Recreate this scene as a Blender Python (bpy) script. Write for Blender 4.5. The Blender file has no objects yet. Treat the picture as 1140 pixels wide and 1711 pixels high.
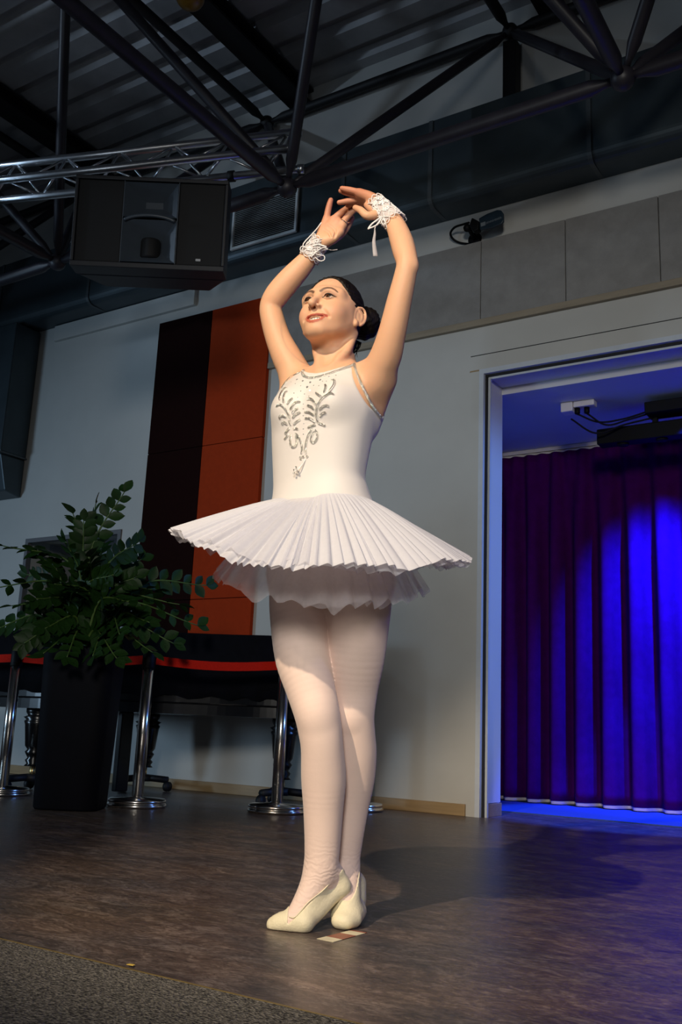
import bpy, math, random
import numpy as np
from mathutils import Vector, Matrix

# ------------------------------------------------------------------ camera, world, lights
sc = bpy.context.scene
col = sc.collection
F_PX, YAW, PITCH, ROLL, EYE = 1586.27, 0.574096, 0.22369, 0.043926, 0.46
_f = np.array([-math.sin(YAW)*math.cos(PITCH), math.cos(YAW)*math.cos(PITCH), math.sin(PITCH)])
RH = np.array([math.cos(YAW), math.sin(YAW), 0.0])
FH = np.array([-math.sin(YAW), math.cos(YAW), 0.0])
_u = np.cross(RH, _f)
_R = math.cos(ROLL)*RH + math.sin(ROLL)*_u
_U = -math.sin(ROLL)*RH + math.cos(ROLL)*_u
CAM = np.array([0.0, 0.0, EYE])
cam_data = bpy.data.cameras.new('camera')
cam_data.sensor_fit = 'HORIZONTAL'; cam_data.sensor_width = 15.6
cam_data.lens = F_PX/1140*15.6
cam_data.clip_start = 0.02; cam_data.clip_end = 60
cam = bpy.data.objects.new('camera', cam_data); col.objects.link(cam)
M = Matrix(((_R[0], _U[0], -_f[0], 0), (_R[1], _U[1], -_f[1], 0), (_R[2], _U[2], -_f[2], EYE), (0, 0, 0, 1)))
cam.matrix_world = M
sc.camera = cam

vs = sc.view_settings
vs.view_transform = 'Standard'; vs.look = 'None'; vs.gamma = 1.0; vs.exposure = 0.0; vs.use_curve_mapping = False
world = bpy.data.worlds.new('hall_ambient'); sc.world = world
world.use_nodes = True
bg = world.node_tree.nodes['Background']
bg.inputs[0].default_value = (0.62, 0.78, 1.0, 1); bg.inputs[1].default_value = 0.040

FIG = np.array([0.0, 2.44, 0.0])                                   # dancer: (right, away, up) from the camera's foot
def w_of(a, d, z): return a*RH + d*FH + np.array([0, 0, z])

def spot(name, loc, target, energy, color, size_deg, blend, radius):
    l = bpy.data.lights.new(name, 'SPOT'); l.energy = energy; l.color = color
    l.spot_size = math.radians(size_deg); l.spot_blend = blend; l.shadow_soft_size = radius
    o = bpy.data.objects.new(name, l); col.objects.link(o); o.location = loc
    o.rotation_euler = (Vector(target) - Vector(loc)).to_track_quat('-Z', 'Y').to_euler()
    return o
def area(name, loc, target, energy, color, sx, sy):
    l = bpy.data.lights.new(name, 'AREA'); l.energy = energy; l.color = color; l.shape = 'RECTANGLE'; l.size = sx; l.size_y = sy
    o = bpy.data.objects.new(name, l); col.objects.link(o); o.location = loc
    o.rotation_euler = (Vector(target) - Vector(loc)).to_track_quat('-Z', 'Y').to_euler()
    return o
# warm stage spot from the front left, high up
spot('stage_spot_warm', w_of(-2.14, -1.14, 3.75), w_of(0.05, 2.4, 0.86), 940, (1.0, 0.80, 0.57), 31, 0.5, 0.05)
# added neutral fill behind the audience; cool daylight from the windows at the left
spot('fill_spot_neutral', (1.2, -2.6, 2.6), (-2.3, 5.2, 0.9), 720, (1.0, 0.96, 0.88), 58, 1.0, 0.5)
spot('window_daylight', (-8.2, -1.0, 1.1), (-5.2, 5.2, 1.2), 440, (0.50, 0.74, 1.0), 66, 1.0, 0.6)
spot('truss_light', (-7.0, 0.4, 3.9), (-4.0, 3.7, 3.8), 130, (0.60, 0.78, 1.0), 60, 0.8, 0.1)
spot('roof_fill', (-2.5, -1.5, 1.5), (-3.2, 3.0, 5.3), 62, (0.80, 0.90, 1.0), 75, 1.0, 0.4)  # unseen fill, added to lift the dark ceiling
# blue stage spot from the right
spot('stage_spot_blue', (2.6, 3.9, 3.6), w_of(-0.1, 2.5, 1.25), 75, (0.30, 0.30, 1.0), 36, 0.6, 0.06)
# blue lamps of the side stage light bar, plus an added jamb fill
spot('curtain_wash_blue', (-1.15, 5.80, 2.45), (-1.30, 6.62, 1.55), 1800, (0.010, 0.025, 1.0), 80, 1.0, 0.04)
spot('floor_wash_blue', (-1.55, 5.92, 2.33), (-1.65, 6.02, 0.0), 700, (0.015, 0.08, 1.0), 50, 0.35, 0.04)
spot('jamb_fill_blue', (0.7, 5.55, 1.9), (-2.33, 5.36, 1.3), 210, (0.13, 0.33, 1.0), 46, 0.6, 0.15)  # added spot away from the bar, turns the jamb blue

# ------------------------------------------------------------------ pixel helpers (photograph taken as 1140 x 1711)
def ray(x, y): return _f*F_PX + _R*(x-570) + _U*(855.5-y)
def atY(x, y, Y): d = ray(x, y); return CAM + d*(Y/d[1])
def atZ(x, y, Z=0.0): d = ray(x, y); return CAM + d*((Z-EYE)/d[2])
def atD(x, y, D): d = ray(x, y); return CAM + d*(D/(d @ FH))
def fp(x, y, D):
    p = atD(x, y, D); return np.array([p @ RH, p @ FH - FIG[1], p[2]])
def rp(rpx, p):                                                     # pixels -> metres at a dancer-frame point
    q = w_of(p[0], p[1]+FIG[1], p[2]) - CAM
    return rpx*(q @ _f)/F_PX

# ------------------------------------------------------------------ materials
MATS = {}
def srgb(r, g, b):
    f = lambda c: (c/255)/12.92 if c/255 <= 0.04045 else ((c/255+0.055)/1.055)**2.4
    return (f(r), f(g), f(b))
def mat(name, color, rough=0.5, metal=0.0, noise=0.0, nscale=20.0, bump=0.0, bscale=60.0, spec=0.5, sheen=0.0, coat=0.0, color2=None, emit=None, estr=0.0, stretch=None, attr=None, sss=0.0, trans=0.0):
    m = bpy.data.materials.new(name); m.use_nodes = True
    nt = m.node_tree; b = nt.nodes['Principled BSDF']
    b.inputs['Base Color'].default_value = (*color, 1)
    b.inputs['Roughness'].default_value = rough; b.inputs['Metallic'].default_value = metal
    b.inputs['Specular IOR Level'].default_value = spec
    if sheen: b.inputs['Sheen Weight'].default_value = sheen
    if coat: b.inputs['Coat Weight'].default_value = coat
    if trans: b.inputs['Transmission Weight'].default_value = trans
    if emit: b.inputs['Emission Color'].default_value = (*emit, 1); b.inputs['Emission Strength'].default_value = estr
    if sss:
        b.inputs['Subsurface Weight'].default_value = sss
        b.inputs['Subsurface Radius'].default_value = (1.0, 0.35, 0.2); b.inputs['Subsurface Scale'].default_value = 0.008
    tc = nt.nodes.new('ShaderNodeTexCoord')
    src = tc.outputs['Object']
    if stretch:
        mp = nt.nodes.new('ShaderNodeMapping'); mp.inputs['Scale'].default_value = stretch
        nt.links.new(src, mp.inputs['Vector']); src = mp.outputs['Vector']
    if attr:
        at = nt.nodes.new('ShaderNodeAttribute'); at.attribute_name = attr
        nt.links.new(at.outputs['Color'], b.inputs['Base Color'])
    elif noise or color2:
        n = nt.nodes.new('ShaderNodeTexNoise'); n.inputs['Scale'].default_value = nscale; n.inputs['Detail'].default_value = 6
        n.inputs['Roughness'].default_value = 0.6
        nt.links.new(src, n.inputs['Vector'])
        cr = nt.nodes.new('ShaderNodeValToRGB')
        c2 = color2 or tuple(min(1, c*(1+noise)) for c in color)
        c1 = color if color2 else tuple(c*(1-noise) for c in color)
        cr.color_ramp.elements[0].position = 0.35; cr.color_ramp.elements[1].position = 0.68
        cr.color_ramp.elements[0].color = (*c1, 1); cr.color_ramp.elements[1].color = (*c2, 1)
        nt.links.new(n.outputs['Fac'], cr.inputs['Fac']); nt.links.new(cr.outputs['Color'], b.inputs['Base Color'])
    if bump:
        n2 = nt.nodes.new('ShaderNodeTexNoise'); n2.inputs['Scale'].default_value = bscale; n2.inputs['Detail'].default_value = 5
        nt.links.new(src, n2.inputs['Vector'])
        bp = nt.nodes.new('ShaderNodeBump'); bp.inputs['Strength'].default_value = bump; bp.inputs['Distance'].default_value = 0.01
        nt.links.new(n2.outputs['Fac'], bp.inputs['Height']); nt.links.new(bp.outputs['Normal'], b.inputs['Normal'])
    MATS[name] = m
    return m
def tulle(name, color, opacity, translucency=0.45):
    m = bpy.data.materials.new(name); m.use_nodes = True; nt = m.node_tree
    for n in list(nt.nodes): nt.nodes.remove(n)
    out = nt.nodes.new('ShaderNodeOutputMaterial')
    df = nt.nodes.new('ShaderNodeBsdfDiffuse'); df.inputs[0].default_value = (*color, 1)
    tl = nt.nodes.new('ShaderNodeBsdfTranslucent'); tl.inputs[0].default_value = (*color, 1)
    mx = nt.nodes.new('ShaderNodeMixShader'); mx.inputs[0].default_value = translucency
    tp = nt.nodes.new('ShaderNodeBsdfTransparent'); m2 = nt.nodes.new('ShaderNodeMixShader')
    tc = nt.nodes.new('ShaderNodeTexCoord'); no = nt.nodes.new('ShaderNodeTexNoise'); no.inputs['Scale'].default_value = 90
    mr = nt.nodes.new('ShaderNodeMapRange'); mr.inputs['To Min'].default_value = opacity-0.03; mr.inputs['To Max'].default_value = min(1, opacity+0.03)
    nt.links.new(tc.outputs['Object'], no.inputs['Vector']); nt.links.new(no.outputs['Fac'], mr.inputs['Value']); nt.links.new(mr.outputs['Result'], m2.inputs[0])
    nt.links.new(df.outputs[0], mx.inputs[1]); nt.links.new(tl.outputs[0], mx.inputs[2])
    nt.links.new(tp.outputs[0], m2.inputs[1]); nt.links.new(mx.outputs[0], m2.inputs[2]); nt.links.new(m2.outputs[0], out.inputs[0])
    MATS[name] = m; return m

mat('wall', (0.50, 0.50, 0.48), 0.85, noise=0.03, nscale=3, bump=0.04, bscale=220)
mat('niche', (0.62, 0.63, 0.66), 0.7, noise=0.02, nscale=3)
mat('acoustic', (0.27, 0.265, 0.26), 0.95, noise=0.10, nscale=9, bump=0.35, bscale=160)
mat('wood_trim', (0.34, 0.235, 0.12), 0.5, noise=0.12, nscale=4, stretch=(1, 12, 12), bump=0.05)
mat('wood_strip', (0.30, 0.255, 0.19), 0.6, noise=0.10, nscale=4, stretch=(1, 12, 12))
mat('dark_panel', (0.012, 0.0025, 0.002), 0.9, spec=0.08, noise=0.1, nscale=40, bump=0.1, bscale=300)
mat('red_panel', (0.34, 0.032, 0.004), 0.85, spec=0.15, noise=0.06, nscale=30, bump=0.1, bscale=300)
mat('deck', (0.42, 0.425, 0.44), 0.6, noise=0.15, nscale=3, metal=0.2)
mat('steel_dark', (0.024, 0.022, 0.030), 0.45, noise=0.15, nscale=12)
mat('steel_black', (0.006, 0.006, 0.008), 0.6, noise=0.1, nscale=12)
mat('duct', (0.055, 0.075, 0.088), 0.42, metal=0.35, noise=0.12, nscale=4)
mat('duct_seam', (0.085, 0.10, 0.11), 0.45, metal=0.3, noise=0.1)
mat('grille', (0.75, 0.77, 0.77), 0.5, noise=0.06)
mat('grille_back', (0.01, 0.01, 0.012), 0.8, noise=0.1)
mat('aluminium', (0.62, 0.64, 0.67), 0.32, metal=1.0, noise=0.06, nscale=30)
mat('chrome', (0.78, 0.75, 0.71), 0.20, metal=1.0, noise=0.03, nscale=10)
mat('speaker', (0.012, 0.013, 0.018), 0.5, noise=0.1, bump=0.1, bscale=400)
mat('speaker_grille', (0.004, 0.004, 0.005), 0.75, noise=0.3, nscale=600)
mat('speaker_horn', (0.055, 0.070, 0.090), 0.38, noise=0.05)
mat('badge', (0.45, 0.46, 0.48), 0.4, noise=0.05)
mat('piano', (0.004, 0.004, 0.005), 0.25, noise=0.1, spec=0.4)
mat('piano_cover', (0.003, 0.003, 0.005), 0.85, spec=0.1, noise=0.2, nscale=30, bump=0.2)
mat('brass', (0.65, 0.48, 0.22), 0.3, metal=1.0, noise=0.05)
mat('belt', (0.52, 0.014, 0.006), 0.85, spec=0.1, noise=0.1, nscale=120, bump=0.1, bscale=500)
mat('planter', (0.0025, 0.0025, 0.005), 0.7, spec=0.15, noise=0.2, nscale=8)
mat('soil', (0.02, 0.014, 0.01), 0.95, noise=0.4, nscale=60)
mat('leaf', (0.012, 0.040, 0.006), 0.5, spec=0.25, noise=0.35, nscale=9)
mat('stem', (0.07, 0.13, 0.025), 0.5, noise=0.2, nscale=20)
mat('curtain', (0.050, 0.002, 0.075), 0.95, spec=0.05, noise=0.12, nscale=14, bump=0.12, bscale=300)
mat('lining', (0.75, 0.70, 0.62), 0.9, noise=0.05)
mat('white_plastic', (0.78, 0.77, 0.76), 0.45, noise=0.03)
mat('black_plastic', (0.002, 0.002, 0.003), 0.6, spec=0.2, noise=0.1)
mat('paddle', (0.010, 0.024, 0.040), 0.45, noise=0.1)
mat('paddle_print', (0.16, 0.19, 0.22), 0.5, noise=0.05)
mat('yellow_lamp', (0.20, 0.11, 0.01), 0.35, noise=0.1)
mat('tape_cream', (0.72, 0.66, 0.46), 0.5, noise=0.08, nscale=40)
mat('tape_yellow', (0.70, 0.50, 0.10), 0.5, noise=0.08)
mat('side_floor', (0.05, 0.09, 0.24), 0.75, spec=0.15, noise=0.05)  # blue of the stage light is put into this floor colour
mat('tape_brown', (0.30, 0.10, 0.06), 0.5, noise=0.15, nscale=40)
mat('gold_edge', (0.22, 0.16, 0.06), 0.45, metal=0.3, noise=0.15)
mat('recess_grey', (0.30, 0.30, 0.31), 0.8, noise=0.05)
mat('recess_frame', (0.13, 0.13, 0.14), 0.7, noise=0.05)
mat('recess_green', (0.03, 0.12, 0.012), 0.6, noise=0.2)
mat('blue_vase', (0.03, 0.10, 0.45), 0.2, noise=0.1)
mat('pale_highlight', (0.7, 0.75, 0.8), 0.2, noise=0.05)
mat('frame_paint', (0.55, 0.60, 0.68), 0.35, noise=0.03)
mat('rubber', (0.006, 0.006, 0.007), 0.7, noise=0.1)
mat('skin', (0.7, 0.42, 0.28), 0.52, spec=0.35, attr='tint', sss=0.25)
mat('leotard', (0.70, 0.66, 0.635), 0.55, noise=0.015, nscale=6, bump=0.03, bscale=900, sheen=0.2)
mat('tights', (0.84, 0.645, 0.56), 0.75, noise=0.03, nscale=10, bump=0.10, bscale=700, sheen=0.25)
mat('slipper', (0.82, 0.745, 0.53), 0.6, noise=0.05, nscale=25, bump=0.15, bscale=180)
mat('slipper_sole', (0.35, 0.20, 0.10), 0.7, noise=0.1)
mat('hair', (0.006, 0.004, 0.003), 0.55, spec=0.2, noise=0.4, nscale=60, stretch=(1, 1, 0.3), bump=0.5, bscale=120)
mat('silver_bead', (0.84, 0.82, 0.76), 0.20, metal=1.0, noise=0.08, nscale=300, bump=0.6, bscale=420)
mat('rhinestone', (0.72, 0.72, 0.72), 0.14, metal=0.7, noise=0.3, nscale=200)
mat('lace', (0.82, 0.80, 0.80), 0.6, noise=0.03, bump=0.2, bscale=500)
mat('eye_white', (0.42, 0.36, 0.33), 0.2, noise=0.02)
mat('iris', (0.035, 0.016, 0.008), 0.08, noise=0.2)
mat('teeth', (0.88, 0.84, 0.74), 0.25, noise=0.03)
mat('mouth_inside', (0.10, 0.015, 0.012), 0.6, noise=0.1)
mat('lash', (0.008, 0.006, 0.005), 0.6, noise=0.1)
tulle('tulle_top', (0.80, 0.80, 0.86), 0.84, 0.25)
tulle('tulle_mid', (0.84, 0.84, 0.90), 0.52, 0.40)
tulle('tulle_low', (0.90, 0.88, 0.94), 0.30, 0.55)
tulle('ribbon', (0.80, 0.78, 0.80), 0.62, 0.4)
tulle('lace_net', (0.82, 0.80, 0.82), 0.78, 0.25)

def tights_wrinkles():
    nt = MATS['tights'].node_tree; b = nt.nodes['Principled BSDF']
    tc = nt.nodes.new('ShaderNodeTexCoord'); sp = nt.nodes.new('ShaderNodeSeparateXYZ'); nt.links.new(tc.outputs['Object'], sp.inputs[0])
    wv = nt.nodes.new('ShaderNodeTexWave'); wv.bands_direction = 'Z'; wv.inputs['Scale'].default_value = 26; wv.inputs['Distortion'].default_value = 11; wv.inputs['Detail'].default_value = 2.5; wv.inputs['Detail Scale'].default_value = 1.2
    nt.links.new(tc.outputs['Object'], wv.inputs['Vector'])
    mr = nt.nodes.new('ShaderNodeMapRange'); mr.inputs['From Min'].default_value = .22; mr.inputs['From Max'].default_value = .13; mr.inputs['To Max'].default_value = .22
    nt.links.new(sp.outputs['Z'], mr.inputs['Value'])
    bp = nt.nodes.new('ShaderNodeBump'); bp.inputs['Distance'].default_value = .0035
    nt.links.new(mr.outputs['Result'], bp.inputs['Strength']); nt.links.new(wv.outputs['Fac'], bp.inputs['Height'])
    old = [l for l in nt.links if l.to_socket == b.inputs['Normal']]
    if old: nt.links.new(old[0].from_socket, bp.inputs['Normal'])
    nt.links.new(bp.outputs['Normal'], b.inputs['Normal'])
tights_wrinkles()
def floor_mat():
    m = bpy.data.materials.new('stage_floor'); m.use_nodes = True; nt = m.node_tree; b = nt.nodes['Principled BSDF']
    tc = nt.nodes.new('ShaderNodeTexCoord')
    mp = nt.nodes.new('ShaderNodeMapping'); mp.inputs['Rotation'].default_value = (0, 0, 0.5); mp.inputs['Scale'].default_value = (1.0, 2.2, 1)
    nt.links.new(tc.outputs['Object'], mp.inputs['Vector'])
    n1 = nt.nodes.new('ShaderNodeTexNoise'); n1.inputs['Scale'].default_value = 5.5; n1.inputs['Detail'].default_value = 10; n1.inputs['Roughness'].default_value = 0.72; n1.inputs['Distortion'].default_value = 1.6
    n2 = nt.nodes.new('ShaderNodeTexNoise'); n2.inputs['Scale'].default_value = 26; n2.inputs['Detail'].default_value = 6; n2.inputs['Roughness'].default_value = 0.7; n2.inputs['Distortion'].default_value = 2.0
    nt.links.new(mp.outputs['Vector'], n1.inputs['Vector']); nt.links.new(mp.outputs['Vector'], n2.inputs['Vector'])
    ad = nt.nodes.new('ShaderNodeMath'); ad.operation = 'MULTIPLY_ADD'; ad.inputs[1].default_value = 0.5
    ml = nt.nodes.new('ShaderNodeMath'); ml.operation = 'MULTIPLY'; ml.inputs[1].default_value = 0.5
    nt.links.new(n2.outputs['Fac'], ml.inputs[0]); nt.links.new(n1.outputs['Fac'], ad.inputs[0]); nt.links.new(ml.outputs[0], ad.inputs[2])
    cr = nt.nodes.new('ShaderNodeValToRGB'); e = cr.color_ramp.elements
    e[0].position = 0.36; e[0].color = (0.030, 0.024, 0.022, 1); e[1].position = 0.64; e[1].color = (0.235, 0.190, 0.165, 1)
    k = e.new(0.50); k.color = (0.088, 0.066, 0.056, 1)
    nt.links.new(ad.outputs[0], cr.inputs['Fac'])
    n3 = nt.nodes.new('ShaderNodeTexNoise'); n3.inputs['Scale'].default_value = 17; n3.inputs['Detail'].default_value = 7; n3.inputs['Roughness'].default_value = 0.75; n3.inputs['Distortion'].default_value = 3.0
    nt.links.new(tc.outputs['Object'], n3.inputs['Vector'])
    c3 = nt.nodes.new('ShaderNodeValToRGB'); c3.color_ramp.elements[0].position = .60; c3.color_ramp.elements[1].position = .70; c3.color_ramp.elements[0].color = (0, 0, 0, 1); c3.color_ramp.elements[1].color = (.55, .55, .55, 1)
    mxc = nt.nodes.new('ShaderNodeMix'); mxc.data_type = 'RGBA'; mxc.inputs['B'].default_value = (.30, .245, .21, 1)
    nt.links.new(n3.outputs['Fac'], c3.inputs['Fac']); nt.links.new(c3.outputs['Color'], mxc.inputs['Factor']); nt.links.new(cr.outputs['Color'], mxc.inputs['A'])
    n4 = nt.nodes.new('ShaderNodeTexNoise'); n4.inputs['Scale'].default_value = 2.6; n4.inputs['Detail'].default_value = 5; nt.links.new(mp.outputs['Vector'], n4.inputs['Vector'])
    c4 = nt.nodes.new('ShaderNodeValToRGB'); c4.color_ramp.elements[0].position = .38; c4.color_ramp.elements[1].position = .66; c4.color_ramp.elements[0].color = (.82, .88, .97, 1); c4.color_ramp.elements[1].color = (1.22, 1.15, 1.08, 1)
    mul = nt.nodes.new('ShaderNodeMix'); mul.data_type = 'RGBA'; mul.blend_type = 'MULTIPLY'; mul.inputs['Factor'].default_value = 1.0
    nt.links.new(n4.outputs['Fac'], c4.inputs['Fac']); nt.links.new(mxc.outputs['Result'], mul.inputs['A']); nt.links.new(c4.outputs['Color'], mul.inputs['B'])
    nt.links.new(mul.outputs['Result'], b.inputs['Base Color'])
    mr = nt.nodes.new('ShaderNodeMapRange'); mr.inputs['To Min'].default_value = 0.24; mr.inputs['To Max'].default_value = 0.44
    nt.links.new(n1.outputs['Fac'], mr.inputs['Value']); nt.links.new(mr.outputs['Result'], b.inputs['Roughness'])
    bp = nt.nodes.new('ShaderNodeBump'); bp.inputs['Strength'].default_value = 0.12; bp.inputs['Distance'].default_value = 0.004
    nt.links.new(n2.outputs['Fac'], bp.inputs['Height']); nt.links.new(bp.outputs['Normal'], b.inputs['Normal'])
    b.inputs['Specular IOR Level'].default_value = 0.4
    MATS['stage_floor'] = m
floor_mat()
def carpet_mat():
    m = bpy.data.materials.new('carpet'); m.use_nodes = True; nt = m.node_tree; b = nt.nodes['Principled BSDF']
    tc = nt.nodes.new('ShaderNodeTexCoord'); n = nt.nodes.new('ShaderNodeTexVoronoi'); n.inputs['Scale'].default_value = 190
    n2 = nt.nodes.new('ShaderNodeTexNoise'); n2.inputs['Scale'].default_value = 130; n2.inputs['Detail'].default_value = 5
    nt.links.new(tc.outputs['Object'], n.inputs['Vector']); nt.links.new(tc.outputs['Object'], n2.inputs['Vector'])
    cr = nt.nodes.new('ShaderNodeValToRGB'); cr.color_ramp.elements[0].position = .3; cr.color_ramp.elements[1].position = .75
    cr.color_ramp.elements[0].color = (0.028, 0.028, 0.028, 1); cr.color_ramp.elements[1].color = (0.24, 0.228, 0.205, 1)
    nt.links.new(n2.outputs['Fac'], cr.inputs['Fac']); nt.links.new(cr.outputs['Color'], b.inputs['Base Color'])
    bp = nt.nodes.new('ShaderNodeBump'); bp.inputs['Strength'].default_value = 0.9; bp.inputs['Distance'].default_value = 0.006
    nt.links.new(n.outputs['Distance'], bp.inputs['Height']); nt.links.new(bp.outputs['Normal'], b.inputs['Normal'])
    b.inputs['Roughness'].default_value = 0.95; b.inputs['Specular IOR Level'].default_value = 0.1
    MATS['carpet'] = m
carpet_mat()

# ------------------------------------------------------------------ mesh builder
class MB:
    def __init__(s): s.v = []; s.f = []
    def add(s, vs, fs):
        o = len(s.v); s.v += [tuple(map(float, p)) for p in vs]; s.f += [tuple(i+o for i in f) for f in fs]; return s
    def box(s, lo, hi):
        x0, y0, z0 = lo; x1, y1, z1 = hi
        return s.add([(x0,y0,z0),(x1,y0,z0),(x1,y1,z0),(x0,y1,z0),(x0,y0,z1),(x1,y0,z1),(x1,y1,z1),(x0,y1,z1)],
                     [(0,3,2,1),(4,5,6,7),(0,1,5,4),(1,2,6,5),(2,3,7,6),(3,0,4,7)])
    def tube(s, pts, r, n=10, closed=False, cap=True, flat=None):
        P = [np.asarray(p, float) for p in pts]; N = len(P)
        rs = r if hasattr(r, '__len__') else [r]*N
        up = None; rings = []
        for i in range(N):
            a = P[i-1] if (i or closed) else P[i]; b = P[(i+1) % N] if (i < N-1 or closed) else P[i]
            t = b-a; t = t/(np.linalg.norm(t)+1e-12)
            if up is None:
                up = np.array([0, 0, 1.]) if abs(t[2]) < .9 else np.array([1., 0, 0])
                if flat is not None: up = np.asarray(flat, float)
            x = np.cross(t, up); x /= np.linalg.norm(x)+1e-12; y = np.cross(x, t)
            up = y if flat is None else up
            fy = 1.0
            rings.append([P[i] + rs[i]*(math.cos(k*2*math.pi/n)*x + fy*math.sin(k*2*math.pi/n)*y) for k in range(n)])
        vs_ = [p for rg in rings for p in rg]; fs = []
        m = N if closed else N-1
        for i in range(m):
            a = i*n; b = ((i+1) % N)*n
            for k in range(n):
                k2 = (k+1) % n; fs.append((a+k, b+k, b+k2, a+k2))
        if cap and not closed:
            fs.append(tuple(range(n))); fs.append(tuple(reversed(range((N-1)*n, N*n))))
        return s.add(vs_, fs)
    def strip(s, pts, wdir, w, th=0.0004):                         # flat ribbon with thickness
        P = [np.asarray(p, float) for p in pts]; N = len(P); wd = np.asarray(wdir, float)
        ws = w if hasattr(w, '__len__') else [w]*N
        vs_ = []
        for i in range(N):
            t = P[min(i+1, N-1)]-P[max(i-1, 0)]; t /= np.linalg.norm(t)+1e-12
            d = wd - t*(wd @ t); d /= np.linalg.norm(d)+1e-12; n_ = np.cross(t, d)
            vs_ += [P[i]-d*ws[i]-n_*th, P[i]+d*ws[i]-n_*th, P[i]+d*ws[i]+n_*th, P[i]-d*ws[i]+n_*th]
        fs = []
        for i in range(N-1):
            for k in range(4): fs.append((i*4+k, i*4+(k+1) % 4, i*4+4+(k+1) % 4, i*4+4+k))
        fs += [(3,2,1,0), tuple((N-1)*4+k for k in range(4))]
        return s.add(vs_, fs)
    def lathe(s, prof, n=24, c=(0,0,0), sx=1.0, sy=1.0):
        vs_ = []; fs = []; N = len(prof)
        for r, z in prof:
            for k in range(n):
                a = 2*math.pi*k/n; vs_.append((c[0]+sx*r*math.cos(a), c[1]+sy*r*math.sin(a), c[2]+z))
        for i in range(N-1):
            for k in range(n):
                k2 = (k+1) % n; fs.append((i*n+k, i*n+k2, i*n+n+k2, i*n+n+k))
        fs.append(tuple(reversed(range(n)))); fs.append(tuple(range((N-1)*n, N*n)))
        return s.add(vs_, fs)
    def prism(s, out, z0, z1):
        n = len(out)
        vs_ = [(x, y, z0) for x, y in out]+[(x, y, z1) for x, y in out]
        fs = [tuple(reversed(range(n))), tuple(range(n, 2*n))]+[(i, (i+1) % n, n+(i+1) % n, n+i) for i in range(n)]
        return s.add(vs_, fs)
    def sphere(s, c, r, nu=16, nv=10, R=None):
        r = np.array(r if hasattr(r, '__len__') else (r, r, r), float); vs_ = []; fs = []
        R = np.eye(3) if R is None else np.asarray(R)
        for j in range(1, nv):
            ph = math.pi*j/nv
            for i in range(nu):
                th = 2*math.pi*i/nu
                vs_.append(np.asarray(c)+R @ (r*np.array([math.sin(ph)*math.cos(th), math.sin(ph)*math.sin(th), math.cos(ph)])))
        vs_ += [np.asarray(c)+R @ (r*np.array([0, 0, 1.])), np.asarray(c)-R @ (r*np.array([0, 0, 1.]))]
        t = len(vs_)-2
        for j in range(nv-2):
            for i in range(nu):
                i2 = (i+1) % nu; fs.append((j*nu+i, (j+1)*nu+i, (j+1)*nu+i2, j*nu+i2))
        for i in range(nu):
            i2 = (i+1) % nu; fs.append((t, i, i2)); fs.append((t+1, (nv-2)*nu+i2, (nv-2)*nu+i))
        return s.add(vs_, fs)
    def xform(s, R, t):
        R = np.asarray(R); t = np.asarray(t)
        s.v = [tuple(R @ np.asarray(p)+t) for p in s.v]; return s
    def build(s, name, m, parent=None, smooth=False, bevel=0.0, wpos=False):
        me = bpy.data.meshes.new(name); me.from_pydata(s.v, [], s.f); me.validate()
        return link(name, me, m, parent, smooth, bevel, wpos)
def link(name, me, m, parent=None, smooth=False, bevel=0.0, wpos=False):
    me.materials.append(MATS[m]) if not len(me.materials) else None
    if smooth: me.polygons.foreach_set('use_smooth', [True]*len(me.polygons))
    o = bpy.data.objects.new(name, me); col.objects.link(o)
    if parent is not None:
        o.parent = parent
        if wpos: o.matrix_parent_inverse = (Matrix.Translation(parent.location) @ parent.rotation_euler.to_matrix().to_4x4()).inverted()
    if bevel:
        b = o.modifiers.new('bevel', 'BEVEL'); b.width = bevel; b.segments = 2; b.limit_method = 'ANGLE'
    return o
def tag(o, label, cat, group=None, kind=None):
    o['label'] = label; o['category'] = cat
    if group: o['group'] = group
    if kind: o['kind'] = kind
    return o
def thing(name, loc, label, cat, group=None, rz=0.0):
    o = bpy.data.objects.new(name, None); col.objects.link(o); o.empty_display_size = 0.1
    o.location = loc; o.rotation_euler = (0, 0, rz)
    return tag(o, label, cat, group)
def struct(o): o['kind'] = 'structure'; return o
def copy_tree(o, parent=None):
    c = o.copy(); col.objects.link(c); c.parent = parent
    for ch in [x for x in bpy.data.objects if x.parent == o]: copy_tree(ch, c)
    return c
def bez(P, n=12):                                                   # Catmull-Rom through points
    P = [np.asarray(p, float) for p in P]
    if len(P) == 2: return [P[0]+(P[1]-P[0])*i/n for i in range(n+1)]
    Q = [2*P[0]-P[1]]+P+[2*P[-1]-P[-2]]; out = []
    for i in range(1, len(Q)-2):
        for k in range(n):
            t = k/n; a, b, c, d = Q[i-1], Q[i], Q[i+1], Q[i+2]
            out.append(.5*((2*b)+(-a+c)*t+(2*a-5*b+4*c-d)*t*t+(-a+3*b-3*c+d)*t**3))
    out.append(P[-1]); return out
rnd = random.Random(7)

# ------------------------------------------------------------------ room shell
W = 5.19                                                            # face of the back wall
HEAD, JX = 2.67, -2.33                                              # head and left side of the wide opening
fl = MB().box((-11, 1.43, -0.08), (5, 9, 0)).build('floor', 'stage_floor'); struct(fl)
cp = MB().box((-11, -4, -0.08), (5, 1.425, 0.002)).build('floor_carpet', 'carpet'); struct(cp)
ed = MB().box((-11, 1.4255, -0.02), (5, 1.4298, 0.0028)).build('trim_1', 'gold_edge'); struct(ed)

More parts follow.
